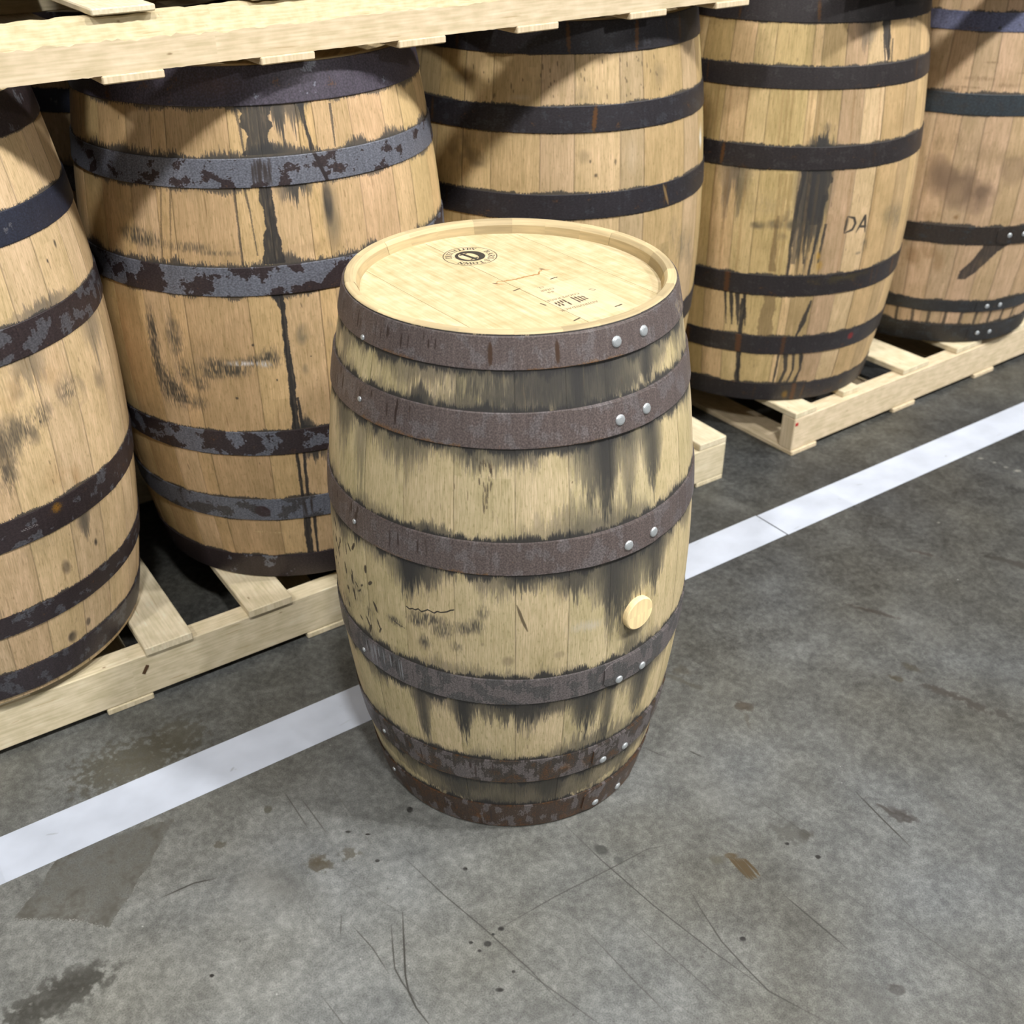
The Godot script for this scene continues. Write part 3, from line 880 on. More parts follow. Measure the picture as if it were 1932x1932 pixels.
func paint_hoops(k: int) -> void:
	var c: Dictionary = CASKS[k]
	var w: int = c.w
	var h := ROWS * 6
	var cv := Canvas.new(w, h)
	var sd := 700 + k * 17
	var sc := w / 1024.0
	var big := Canvas.noise(sd, (0.016 if k == 2 else 0.022) / sc, w, h, 1, 1, 4)
	var grit := Canvas.noise(sd + 1, 0.22, w, h, 1, 1, 2)
	var runs := Canvas.noise(sd + 2, 0.12 / sc, w, h, 1, 16, 2)
	var cell := Canvas.noise(sd + 3, 0.05 / sc, w, h, 1, 1, 2, Vector2.ZERO, FastNoiseLite.TYPE_CELLULAR)
	var px := cv.px
	var grey := [[126, 118, 118], [92, 92, 98], [122, 126, 138], [62, 62, 68], [66, 62, 62], [64, 66, 68]]
	# how much bare grey steel shows on each hoop (threshold of the noise, lower shows more)
	var show := [[142, 138, 134, 118, 128, 148], [170, 200, 140, 165, 160, 150], [196, 96, 124, 130, 108, 182], [170, 160, 170, 170, 170, 170], [170, 175, 165, 170, 170, 175], [190, 190, 160, 170, 160, 160]]
	var rust := [[205, 200, 200, 190, 150, 146], [192, 190, 184, 188, 188, 196], [176, 186, 190, 190, 200, 190], [190, 178, 180, 184, 184, 184], [190, 186, 180, 172, 176, 172], [200, 190, 190, 190, 184, 184]]
	for y in h:
		var q := y / ROWS
		var v := float(y % ROWS) / ROWS
		var b := Vector3(IRON[k][0], IRON[k][1], IRON[k][2])
		if k == 0 and q >= 3:
			b = [Vector3(100, 98, 98), Vector3(82, 75, 70), Vector3(88, 70, 58)][q - 3]
		elif k == 1 and q == 1:
			b = Vector3(46, 50, 66)
		elif k == 1 and q == 5:
			b = Vector3(66, 58, 62)
		elif k == 2 and q == 0:
			b = Vector3(84, 78, 90)
		elif k == 2 and q == 4:
			b = Vector3(84, 82, 84)
		elif k == 5:
			b = [Vector3(60, 60, 68), Vector3(104, 108, 136), Vector3(60, 68, 74), Vector3(64, 56, 50), Vector3(58, 57, 56), Vector3(56, 53, 50)][q]
		var gc := Vector3(grey[k][0], grey[k][1], grey[k][2])
		var th: float = show[k][q]
		var rt: float = rust[k][q]
		var edge := 1.0 - clampf(minf(v, 1.0 - v) / 0.05, 0.0, 1.0)
		for x in w:
			var i := y * w + x
			var n: int = big[i]
			var r: int = runs[i]
			var m := clampf((n + (grit[i] - 128) * 0.14 + (r - 128) * (0.10 if k == 2 else 0.16) - th) / (5.0 if k == 2 else (26.0 if k == 0 and q < 3 else 9.0)), 0.0, 1.0)
			var col := b.lerp(gc, m * 0.92)
			var f := 1.0 + (grit[i] - 128) * 0.0024 + (r - 128) * 0.0007
			col *= f
			var ru := clampf((cell[i] * 0.35 + (255 - n) * 0.75 + (grit[i] - 128) * 0.3 + v * 18.0 + edge * 25.0 - rt) / 26.0, 0.0, 1.0)
			if ru > 0.0:
				col = col.lerp(Vector3(118, 74, 38) * f, ru * 0.6)
			col *= 1.0 - 0.18 * edge
			var o := i * 3
			px[o] = clampi(int(col.x), 0, 255)
			px[o + 1] = clampi(int(col.y), 0, 255)
			px[o + 2] = clampi(int(col.z), 0, 255)
	cv.px = px
	var rng := RandomNumberGenerator.new()
	rng.seed = sd
	if k == 0:
		# wet-looking runs on the left, rust along the lower edges, dull spots
		for q in 6:
			for s in 16:
				var x: float = cx(c, rng.randf_range(-75, -20) if q < 4 else rng.randf_range(-70, 75))
				var y0 := q * ROWS + rng.randf_range(2, 20)
				cv.stroke(PackedVector2Array([Vector2(x, y0), Vector2(x + rng.randf_range(-1, 1), y0 + rng.randf_range(10, 40))]), rng.randf_range(1.5, 6.0), Color8(72, 58, 54) if q != 3 else Color8(64, 58, 56), rng.randf_range(0.25, 0.6))
		for s in [[0, 5, 36, 1.0], [1, -52, -14, 1.0], [1, 8, 30, 0.5], [2, -50, -28, 0.6], [2, -20, -6, 1.0], [4, -40, 20, 0.6], [5, -60, 60, 0.8], [4, -34, -24, 1.0], [0, -42, -30, 0.8]]:
			for x in range(int(cx(c, s[1])), int(cx(c, s[2]))):
				var ht: float = 3.0 + 8.0 * clampf((big[x] - 90) / 80.0, 0.0, 1.0) * s[3]
				for d in int(ht):
					cv.mix(x, (s[0] + 1) * ROWS - 1 - d, 176, 112, 46, 0.75 * (1.0 - d / ht) * s[3] * clampf(0.3 + (grit[x + d * w] - 90) / 70.0, 0.0, 1.0))
		for s in [[-6, 0, 0.4], [14, 0, 0.35]]:
			var x: float = cx(c, s[0])
			cv.stroke(PackedVector2Array([Vector2(x, s[1] * ROWS + 12), Vector2(x + 1, s[1] * ROWS + 54)]), 9.0, Color8(88, 66, 52), s[2], true, 1.0)
		# scraped bare patch at the right of the head hoop
		for s in 22:
			var x: float = cx(c, rng.randf_range(68, 78))
			var y0 := rng.randf_range(16, 44)
			cv.stroke(PackedVector2Array([Vector2(x, y0), Vector2(x + rng.randf_range(-5, 3), y0 + rng.randf_range(6, 18))]), rng.randf_range(1.5, 3.5), Color8(190, 172, 140), 0.85)
		# streaked bright steel on the left of the fourth hoop
		for s in 12:
			var x: float = cx(c, rng.randf_range(-52, -34))
			cv.stroke(PackedVector2Array([Vector2(x, 3 * ROWS + 6), Vector2(x + 1, 3 * ROWS + rng.randf_range(30, 60))]), rng.randf_range(2, 5), Color8(168, 170, 174), 0.6)
		for s in [[4, -27, 0.9], [4, -33, 0.6], [4, 12, 0.9], [4, 18, 0.9], [4, 26, 0.5], [5, -13, 0.9], [5, -30, 0.6], [5, 34, 0.5], [5, 55, 0.7]]:
			cv.blot(cx(c, s[1]), s[0] * ROWS + 36, 26, 20, Color8(156, 92, 36), 0.8 * s[2], big, 3.0, 0.9, 0.25)
	if k == 2:
		# the black run crosses the second and the lower hoops
		for s in [[1, 12.8, 2.6, 30, 0.35], [4, 13.6, 0.7, 6, 0.6], [4, 16.0, 0.4, 4, 0.6]]:
			for q in s[3]:
				var x: float = cx(c, s[1] + rng.randf_range(-1.0, 1.0) * s[2])
				var y0: float = s[0] * ROWS + rng.randf_range(0, 18)
				cv.stroke(PackedVector2Array([Vector2(x, y0), Vector2(x + rng.randf_range(-2, 3), y0 + rng.randf_range(20, 60))]), rng.randf_range(1.5, 4.0), Color8(70, 62, 60), s[4])
		cv.stroke(PackedVector2Array([Vector2(cx(c, 28.5), ROWS), Vector2(cx(c, 31.5), ROWS * 2 - 1)]), 6, Color8(52, 44, 46), 0.9, false)
		cv.blot(cx(c, -0.3), 4 * ROWS + 34, 16, 18, Color8(62, 44, 46), 0.95, big, 0.5, 0.2)
		cv.blot(cx(c, 2), 30, 60, 22, Color8(112, 84, 74), 0.5, grit, 2.0, 0.9)
	if k == 1:
		cv.blot(cx(c, 57.5), 3 * ROWS + 16, 11, 12, Color8(168, 118, 40), 0.9, grit, 1.2, 0.4)
		for s in 40:
			cv.mix(int(cx(c, 46.5 + s * 0.12)), 3 * ROWS + 30 + rng.randi_range(-2, 2), 225, 225, 225, 0.8)
	if k == 3 or k == 4:
		for s in 16:
			var x: float = cx(c, rng.randf_range(-60, 60))
			var y := rng.randi_range(0, 5) * ROWS
			cv.stroke(PackedVector2Array([Vector2(x, y), Vector2(x + rng.randf_range(-4, 4), y + ROWS - 2)]), rng.randf_range(2, 9) * sc, Color8(112, 74, 38), rng.randf_range(0.15, 0.5), true, 1.0)
	if k == 3:
		cv.stroke(PackedVector2Array([Vector2(cx(c, 41), 2 * ROWS + 4), Vector2(cx(c, 44), 3 * ROWS - 4)]), 5, Color8(150, 122, 82), 0.7)
	if k == 4:
		cv.blot(cx(c, 33), 4 * ROWS + 26, 8, 14, Color8(170, 40, 36), 0.9, grit, 0.6, 0.3)
		for s in [[4, -19, 9, 0.4], [5, 9, 8, 0.3], [3, -26, 8, 0.3], [4, 0, 6, 0.35]]:
			cv.stroke(PackedVector2Array([Vector2(cx(c, s[1]), s[0] * ROWS), Vector2(cx(c, s[1]), s[0] * ROWS + ROWS - 1)]), s[2], Color8(104, 68, 40), s[3], false, 2.0)
		cv.blot(cx(c, 5), 5 * ROWS + 40, 8, 18, Color8(160, 120, 40), 0.8, grit, 1.0, 0.5)
		for s in 60:
			cv.mix(int(cx(c, rng.randf_range(8, 30))), 3 * ROWS + rng.randi_range(0, 40), 120, 104, 44, 0.6)
		cv.blot(cx(c, 20), 3 * ROWS + 14, 60, 16, Color8(104, 92, 50), 0.6, big, 2.0, 0.8)
	hoop_canvas[k] = cv


# ------------------------------------------------------------------ concrete
var floor_canvas := {"near": null, "far": null, "rest": null}
# west, north, width, depth in metres, and pixels per metre
const ZONES := {"near": [-1.0, -1.5, 2.0, 0.75, 1020.0], "far": [-1.6, -3.6, 4.4, 2.1, 450.0], "rest": [-5.0, -6.0, 12.0, 10.0, 110.0]}


func paint_floor(zone: String) -> void:
	var z: Array = ZONES[zone]
	var d: float = z[4]
	var w := int(z[2] * d)
	var h := int(z[3] * d)
	var cv := Canvas.new(w, h)
	var org := Vector2(z[0], z[1]) * d
	var step := maxi(1, int(d / 128.0))
	var cloud := Canvas.noise(41, 3.2 * step / d, w, h, step, step, 4, org / step)
	var blotch := Canvas.noise(42, 14.0 * 2.0 / d, w, h, 2, 2, 4, org / 2.0)
	var grit := Canvas.noise(43, 330.0 / d, w, h, 1, 1, 3, org)
	var pores := Canvas.noise(45, 60.0 / d, w, h, 1, 1, 4, org)
	var warm := Canvas.noise(44, 2.0 * step / d, w, h, step, step, 3, org / step)
	var px := cv.px
	var i := 0
	for y in h:
		for x in w:
			var j := y * w + x
			# paler out in the lane, darker towards the row and along u, uneven
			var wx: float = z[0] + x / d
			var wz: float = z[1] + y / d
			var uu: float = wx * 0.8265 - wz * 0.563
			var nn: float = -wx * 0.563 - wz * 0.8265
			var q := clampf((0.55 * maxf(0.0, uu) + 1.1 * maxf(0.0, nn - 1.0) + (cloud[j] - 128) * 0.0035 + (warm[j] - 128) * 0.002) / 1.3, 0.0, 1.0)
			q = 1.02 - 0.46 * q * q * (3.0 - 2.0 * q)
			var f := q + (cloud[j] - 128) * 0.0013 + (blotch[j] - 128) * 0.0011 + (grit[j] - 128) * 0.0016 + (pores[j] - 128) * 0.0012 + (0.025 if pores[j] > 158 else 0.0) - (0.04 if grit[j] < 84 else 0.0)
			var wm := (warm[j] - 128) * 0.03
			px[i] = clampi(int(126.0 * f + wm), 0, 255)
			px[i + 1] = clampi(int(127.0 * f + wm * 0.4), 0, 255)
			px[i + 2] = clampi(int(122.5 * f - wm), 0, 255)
			i += 3
	cv.px = px
	if zone == "near":
		# a rubbed, darker patch with a sharp left edge and scuffs along it
		var corner := [Vector2(-0.697, -1.000), Vector2(-0.683, -1.052), Vector2(-0.668, -1.118), Vector2(-0.52, -1.182), Vector2(-0.534, -1.09), Vector2(-0.560, -0.985), Vector2(-0.61, -0.998)]
		var poly := PackedVector2Array(corner)
		for y in range(int(0.31 * d), int(0.53 * d)):
			for x in range(int(0.29 * d), int(0.49 * d)):
				var q := Vector2(x, y) / d + Vector2(z[0], z[1])
				var n := (blotch[y * w + x] - 128) / 128.0
				if Geometry2D.is_point_in_polygon(q + Vector2(n, grit[y * w + x] / 128.0 - 1.0) * 0.006, poly):
					var sideways := clampf(1.0 - absf(q.x + 0.69 + (q.y + 1.03) * -0.25) / 0.02, 0.0, 1.0)
					var right := clampf(1.0 - Vector2((q.x + 0.572) / 0.022, (q.y + 1.015) / 0.04).length(), 0.0, 1.0)
					cv.mix(x, y, 82, 80, 73, clampf(0.42 + n * 0.5 + sideways * 0.3 + right * 0.5 + (pores[y * w + x] - 128) / 200.0, 0.0, 0.9))
	if zone != "rest":
		mark_floor(cv, d, Vector2(z[0], z[1]), pores, cloud)
	floor_canvas[zone] = cv


func mark_floor(cv: Canvas, d: float, org: Vector2, blotch: PackedByteArray, cloud: PackedByteArray) -> void:
	var rng := RandomNumberGenerator.new()
	rng.seed = 5
	# stains: x, z, half sizes, turn, colour, strength, how broken
	var oil := Color8(55, 54, 49)
	for s in [[-0.60, -0.873, 0.085, 0.03, -0.62, oil, 0.75, 0.8], [-0.575, -0.905, 0.04, 0.026, -0.3, oil, 0.5, 0.8],
			
			[-0.285, -1.094, 0.02, 0.017, 0.3, Color8(77, 69, 54), 0.75, 0.9], [-0.242, -1.112, 0.014, 0.011, 0.0, Color8(78, 71, 57), 0.55, 1.4], [-0.38, -1.20, 0.008, 0.007, 0.0, Color8(66, 64, 51), 0.7, 1.0],
			[-0.44, -1.13, 0.010, 0.008, 0.0, Color8(73, 68, 54), 0.6, 1.2],
			[0.131, -1.12, 0.014, 0.011, 0.5, Color8(64, 65, 61), 0.8, 0.3], [0.156, -1.10, 0.010, 0.008, 0.5, Color8(69, 71, 67), 0.6, 0.4],
			[0.597, -1.183, 0.026, 0.014, 0.5, Color8(61, 57, 54), 0.85, 0.7], [0.575, -1.20, 0.016, 0.004, 0.8, Color8(65, 61, 57), 0.7, 0.8], [0.442, -1.147, 0.014, 0.010, 0.4, Color8(69, 67, 61), 0.75, 0.8], [0.42, -1.15, 0.03, 0.02, 0.4, Color8(77, 76, 70), 0.5, 1.2],
			[0.501, -0.888, 0.014, 0.010, 0.3, Color8(65, 62, 59), 0.7, 0.5],
			[0.76, -1.465, 0.055, 0.010, 0.62, Color8(61, 56, 51), 0.75, 1.0], [0.80, -1.43, 0.03, 0.012, 0.7, Color8(62, 57, 52), 0.75, 1.0], [0.838, -1.41, 0.02, 0.010, 0.6, Color8(61, 57, 52), 0.7, 1.0],
			[0.684, -1.504, 0.016, 0.008, 0.5, Color8(62, 55, 41), 0.8, 0.9], [0.72, -1.535, 0.02, 0.010, 0.6, Color8(69, 64, 51), 0.6, 1.0],
			[1.03, -1.868, 0.075, 0.012, 0.52, Color8(44, 42, 38), 0.9, 0.9], [1.06, -1.85, 0.05, 0.012, 0.52, Color8(56, 51, 48), 0.8, 0.9],
			[0.399, -1.432, 0.020, 0.014, 0.2, Color8(64, 57, 48), 0.75, 0.7], [0.304, -1.527, 0.022, 0.014, 0.4, Color8(78, 73, 61), 0.5, 1.0],
			[0.30, -1.50, 0.06, 0.006, 0.6, Color8(75, 71, 57), 0.4, 1.2], [0.399, -1.40, 0.004, 0.02, 0.0, Color8(75, 71, 59), 0.4, 1.0],
			[-0.62, -1.30, 0.10, 0.06, -0.5, Color8(75, 71, 57), 0.65, 1.2], [-0.56, -1.36, 0.05, 0.05, -0.4, Color8(75, 71, 57), 0.5, 1.2], [-0.55, -1.24, 0.04, 0.04, -0.4, Color8(71, 68, 57), 0.5, 1.0],
			[0.70, -1.70, 0.05, 0.006, 0.5, Color8(53, 46, 41), 0.7, 1.2], [0.86, -1.90, 0.03, 0.006, 0.4, Color8(56, 46, 42), 0.6, 1.2]]:
		cv.blot((s[0] - org.x) * d, (s[1] - org.y) * d, s[2] * d, s[3] * d, s[5], minf(1.0, s[6] * 1.15), blotch, s[7] * 1.4, 0.4, 0.0, s[4])
	cv.blot((0.397 - org.x) * d, (-1.434 - org.y) * d, 0.011 * d, 0.008 * d, Color8(88, 81, 70), 0.8, blotch, 0.5, 0.5)
	# the brown smear
	for q in 9:
		var a := Vector2(0.318 + q * 0.003, -1.105 + q * 0.0004)
		var b := Vector2(0.338 + q * 0.0026, -1.068 + rng.randf_range(-0.012, 0.006))
		cv.stroke(PackedVector2Array([(a - org) * d, (b - org) * d]), 0.0035 * d, Color8(80, 65, 41), 0.8)
	cv.blot((0.322 - org.x) * d, (-1.108 - org.y) * d, 0.010 * d, 0.006 * d, Color8(77, 62, 38), 0.9, blotch, 0.8, 0.4)
	cv.blot((0.300 - org.x) * d, (-1.10 - org.y) * d, 0.014 * d, 0.010 * d, Color8(78, 75, 61), 0.6, blotch, 0.8, 0.5)
	# black drops
	for s in [[-0.16, -1.199, 5.5, 7], [-0.017, -0.982, 5.0, 4], [-0.028, -0.973, 3, 2.6], [-0.035, -0.958, 6, 5], [-0.058, -0.96, 3.4, 2.6], [-0.046, -0.947, 3.2, 2.6], [0.0, -0.915, 3, 2.6], [0.314, -0.965, 5, 4.5], [-0.25, -1.155, 5, 2.4], [-0.22, -1.15, 5, 2.2], [-0.07, -1.085, 4, 3.4], [-0.018, -0.888, 6, 3.4], [0.45, -1.105, 5, 4.5], [0.41, -1.13, 4, 3.4], [-0.40, -0.91, 4, 3.4], [-0.2, -1.10, 4, 3]]:
		cv.blot((s[0] - org.x) * d, (s[1] - org.y) * d, s[2] * 0.001 * d, s[3] * 0.001 * d, Color8(29, 28, 27) if s[2] > 3.0 else Color8(42, 42, 39), 0.92, blotch, 0.4, 0.35)
	for q in [[1.125, -2.305, 8], [1.15, -2.285, 6], [1.17, -2.262, 7], [1.19, -2.245, 11], [1.225, -2.215, 12], [1.25, -2.20, 10], [0.93, -2.02, 5]]:   # pale chips in the concrete
		cv.blot((q[0] - org.x) * d, (q[1] - org.y) * d, q[2] * 0.001 * d, q[2] * 0.0006 * d, Color8(172, 170, 158), 0.85, blotch, 1.6, 0.5)
	# scratches and skids: colour, width in mm, strength, points
	var cut := Color8(59, 58, 54)
	for s in [[1.6, 0.75, [[0.079, -1.168], [0.13, -1.10], [0.196, -1.022], [0.27, -0.945], [0.334, -0.885]]], [1.5, 0.7, [[-0.017, -0.983], [0.06, -1.035], [0.149, -1.088], [0.20, -1.12], [0.248, -1.132]]],
			[1.8, 0.7, [[0.251, -1.052], [0.265, -1.01], [0.285, -0.96], [0.31, -0.92], [0.334, -0.885], [0.40, -0.84]]], [2.0, 0.85, [[0.385, -1.038], [0.421, -0.991], [0.454, -0.948]]], [1.6, 0.65, [[-0.158, -1.103], [-0.10, -1.04], [-0.042, -0.984], [0.023, -0.917], [0.06, -0.87]]],
			[2.2, 0.9, [[-0.155, -1.01], [-0.149, -0.96], [-0.143, -0.91], [-0.137, -0.886], [-0.125, -0.862], [-0.10, -0.83]]], [1.8, 0.7, [[-0.169, -0.988], [-0.163, -0.95], [-0.158, -0.92], [-0.147, -0.90], [-0.137, -0.886], [-0.12, -0.865]]],
			[1.5, 0.6, [[-0.225, -0.99], [-0.19, -0.95], [-0.165, -0.912]]], [1.3, 0.6, [[-0.24, -1.005], [-0.237, -0.97]]], [2.2, 0.85, [[0.541, -1.232], [0.565, -1.18], [0.594, -1.121]]], [1.6, 0.6, [[-0.36, -1.235], [-0.31, -1.16]]], [1.4, 0.6, [[-0.33, -1.22], [-0.28, -1.15]]],
			[1.3, 0.5, [[-0.25, -0.88], [-0.20, -0.82]]], [1.4, 0.55, [[0.0, -0.93], [0.06, -0.88], [0.12, -0.83]]], [1.3, 0.5, [[0.16, -1.0], [0.22, -0.93], [0.28, -0.86]]], [1.4, 0.5, [[0.10, -0.98], [0.16, -0.90], [0.2, -0.85]]], [2.4, 0.6, [[-0.50, -1.035], [-0.46, -1.06], [-0.43, -1.068]]],
			[1.5, 0.6, [[0.22, -1.33], [0.25, -1.31]]], [2.5, 0.7, [[0.29, -1.325], [0.31, -1.31]]], [1.2, 0.5, [[0.52, -1.02], [0.60, -0.93], [0.66, -0.87]]], [1.2, 0.5, [[0.38, -1.22], [0.46, -1.13]]]]:
		var pts := PackedVector2Array()
		for q in s[2]:
			pts.append((Vector2(q[0], q[1]) - org) * d)
		cv.stroke(pts, maxf(1.0, s[0] * 0.001 * d), cut, s[1], true, 0.0)
	for q in 150:   # many faint parallel scratches
		var p := Vector2(rng.randf_range(-0.9, 1.0), rng.randf_range(-1.5, -0.78))
		var ang := rng.randf_range(0.6, 1.0)
		var ln := rng.randf_range(0.03, 0.16)
		cv.stroke(PackedVector2Array([(p - org) * d, (p + Vector2(cos(ang), sin(ang)) * ln - org) * d]), maxf(0.8, rng.randf_range(0.6, 1.1) * 0.001 * d), Color8(77, 75, 70), rng.randf_range(0.15, 0.45))
	for q in 260:   # white flecks
		var p := (Vector2(rng.randf_range(-1.6, 2.8), rng.randf_range(-3.6, -0.76)) - org) * d
		cv.blot(p.x, p.y, rng.randf_range(0.8, 1.7) * 0.001 * d, rng.randf_range(0.8, 1.7) * 0.001 * d, Color8(222, 222, 216), rng.randf_range(0.5, 0.95), blotch, 0.4, 0.5)
	for q in 220:   # dark specks and scuffs
		var p := (Vector2(rng.randf_range(-1.2, 1.6), rng.randf_range(-2.4, -0.76)) - org) * d
		cv.blot(p.x, p.y, rng.randf_range(1.2, 4.5) * 0.001 * d, rng.randf_range(0.8, 2.6) * 0.001 * d, Color8(67, 66, 62), rng.randf_range(0.3, 0.8), blotch, 2.0, 0.6, 0.0, rng.randf() * 3.0)
	for q in 70:   # broad cloudy patches
		var p := (Vector2(rng.randf_range(-1.2, 2.0), rng.randf_range(-2.6, -0.76)) - org) * d
		var lighter := rng.randf() < 0.45
		cv.blot(p.x, p.y, rng.randf_range(0.03, 0.12) * d, rng.randf_range(0.015, 0.05) * d, Color8(158, 158, 152) if lighter else Color8(83, 82, 77), rng.randf_range(0.15, 0.4), cloud, 1.6, 0.9, 0.0, rng.randf_range(0.2, 1.1))


# ------------------------------------------------------------------ pallet wood, plain oak, the head, tape, relief
var pine_canvas := [null, null, null]
var oak_canvas: Canvas
var head_canvas: Canvas
var tape_canvas: Canvas
var relief: ImageTexture


func paint_pine(k: int) -> void:
	var w := 768
	var h := 256
	var cv := Canvas.new(w, h)
	var fine := Canvas.noise(900 + k, 0.16, w, h, 12, 1, 3)
	var ring := Canvas.noise(910 + k, 0.035, w, h, 10, 1, 2)
	var mott := Canvas.noise(920 + k, 0.03, w, h, 1, 1, 4)
	var tone: Color = [Color8(246, 231, 196), Color8(243, 227, 190), Color8(240, 219, 182)][k]
	var px := cv.px
	for i in w * h:
		var rg: float = absf(((ring[i] * 6) % 255) - 127) / 127.0
		var f := 1.0 + (fine[i] - 128) * 0.0007 + (rg - 0.5) * 0.022 + (mott[i] - 128) * 0.0006
		px[i * 3] = clampi(int(tone.r8 * f), 0, 255)
		px[i * 3 + 1] = clampi(int(tone.g8 * f), 0, 255)
		px[i * 3 + 2] = clampi(int(tone.b8 * (f * 1.4 - 0.4)), 0, 255)
	cv.px = px
	var rng := RandomNumberGenerator.new()
	rng.seed = 31 + k
	for q in 26:
		var p := Vector2(rng.randf() * w, rng.randf() * h)
		cv.stroke(PackedVector2Array([p, p + Vector2(rng.randf_range(8, 50), rng.randf_range(-2, 2))]), rng.randf_range(0.8, 1.6), Color8(176, 144, 96), rng.randf_range(0.2, 0.5))
	for q in 8:
		cv.blot(rng.randf() * w, rng.randf() * h, rng.randf_range(2, 4), rng.randf_range(1.5, 3), Color8(120, 92, 60), 0.7, mott, 0.6, 0.6)
	pine_canvas[k] = cv


func paint_oak() -> void:
	# clean sawn oak: u round the barrel, v across
	var w := 512
	var h := 256
	var cv := Canvas.new(w, h)
	var fine := Canvas.noise(950, 0.10, w, h, 6, 1, 3)
	var mott := Canvas.noise(951, 0.02, w, h, 1, 1, 3)
	var px := cv.px
	for i in w * h:
		var f := [1.0, 0.90, 0.97, 0.86, 1.02, 0.93, 0.99, 0.88, 0.95, 1.03, 0.91, 0.98, 0.87, 1.0, 0.94, 0.96][(i % w) / 32] as float
		f *= 1.0 + (fine[i] - 128) * 0.0007 + (mott[i] - 128) * 0.0006
		px[i * 3] = clampi(int(228 * f), 0, 255)
		px[i * 3 + 1] = clampi(int(205 * f), 0, 255)
		px[i * 3 + 2] = clampi(int(158 * f), 0, 255)
	cv.px = px
	oak_canvas = cv


const HEAD_PX := 2400.0      # pixels per metre on the printed head
const ALONG := Vector2(0.594, 0.804)   # the way its boards run (x, z)


func paint_head() -> void:
	var w := 1024
	var cv := Canvas.new(w, w)
	var fine := Canvas.noise(960, 0.05, w, w, 1, 1, 4)
	var mott := Canvas.noise(961, 0.013, w, w, 1, 1, 4)
	var strip := Canvas.noise(962, 0.02, w, w, 1, 1, 3)
	var side := Vector2(ALONG.y, -ALONG.x)
	var px := cv.px
	var tones := [1.0, 0.985, 0.975, 1.0, 0.965, 0.99]
	for y in w:
		for x in w:
			var p := Vector2(x - w / 2.0, y - w / 2.0) / HEAD_PX
			var b := head_board_of(p.dot(side))
			# grain: the noise looked up long along the boards
			var gx := int(p.dot(side) * HEAD_PX * 1.5 + 2048.0 + b * 71) % w
			var gy := int(p.dot(ALONG) * HEAD_PX * 0.10 + 2048.0 + b * 37) % w
			var g: int = fine[gy * w + gx]
			var f: float = tones[b] * (1.0 + (g - 128) * 0.0006 + (mott[y * w + x] - 128) * 0.0007 + (strip[gy * w + gx] - 128) * 0.0005)
			var i := (y * w + x) * 3
			px[i] = clampi(int(236 * f), 0, 255)
			px[i + 1] = clampi(int(215 * f), 0, 255)
			px[i + 2] = clampi(int(170 * (f * 1.5 - 0.5)), 0, 255)
	cv.px = px
	# water marks
	var rng := RandomNumberGenerator.new()
	rng.seed = 12
	for q in 60:
		var p := Vector2(rng.randf_range(60, 960), rng.randf_range(60, 960))
		cv.blot(p.x, p.y, rng.randf_range(20, 70), rng.randf_range(12, 40), Color8(212, 178, 116) if rng.randf() < 0.6 else Color8(242, 224, 178), rng.randf_range(0.06, 0.2), mott, 1.6, 0.9, 0.0, 0.9)
	# a brown tide line between two rusty nicks
	var line := PackedVector2Array()
	for q in [[-0.0194, 0.0094], [-0.0157, 0.0016], [-0.006, 0.001], [0.0003, -0.0022], [0.009, -0.006], [0.0156, -0.012], [0.024, -0.017], [0.0368, -0.0239], [0.040, -0.036], [0.0422, -0.045]]:
		line.append(hp(q[0], q[1]))
	cv.stroke(line, 7.0, Color8(196, 148, 88), 0.4, true, 2.0)
	cv.stroke(line, 2.2, Color8(162, 112, 64), 0.55, true, 2.5)
	for q in [[-0.0194, 0.0094], [0.0422, -0.045]]:
		cv.blot(hp(q[0], q[1]).x, hp(q[0], q[1]).y, 11, 5, Color8(92, 62, 44), 0.9, fine, 0.6, 0.4, 0.0, 0.3)
		cv.blot(hp(q[0], q[1]).x + 14, hp(q[0], q[1]).y + 6, 18, 10, Color8(186, 128, 72), 0.5, fine, 1.6, 0.8)
	head_canvas = cv


func hp(x: float, z: float) -> Vector2:
	return Vector2(x, z) * HEAD_PX + Vector2(512, 512)


const HEAD_JOINTS := [-0.132, -0.066, -0.008, 0.055, 0.122]


func head_board_of(across: float) -> int:
	for k in HEAD_JOINTS.size():
		if across < HEAD_JOINTS[k]:
			return k
	return HEAD_JOINTS.size()


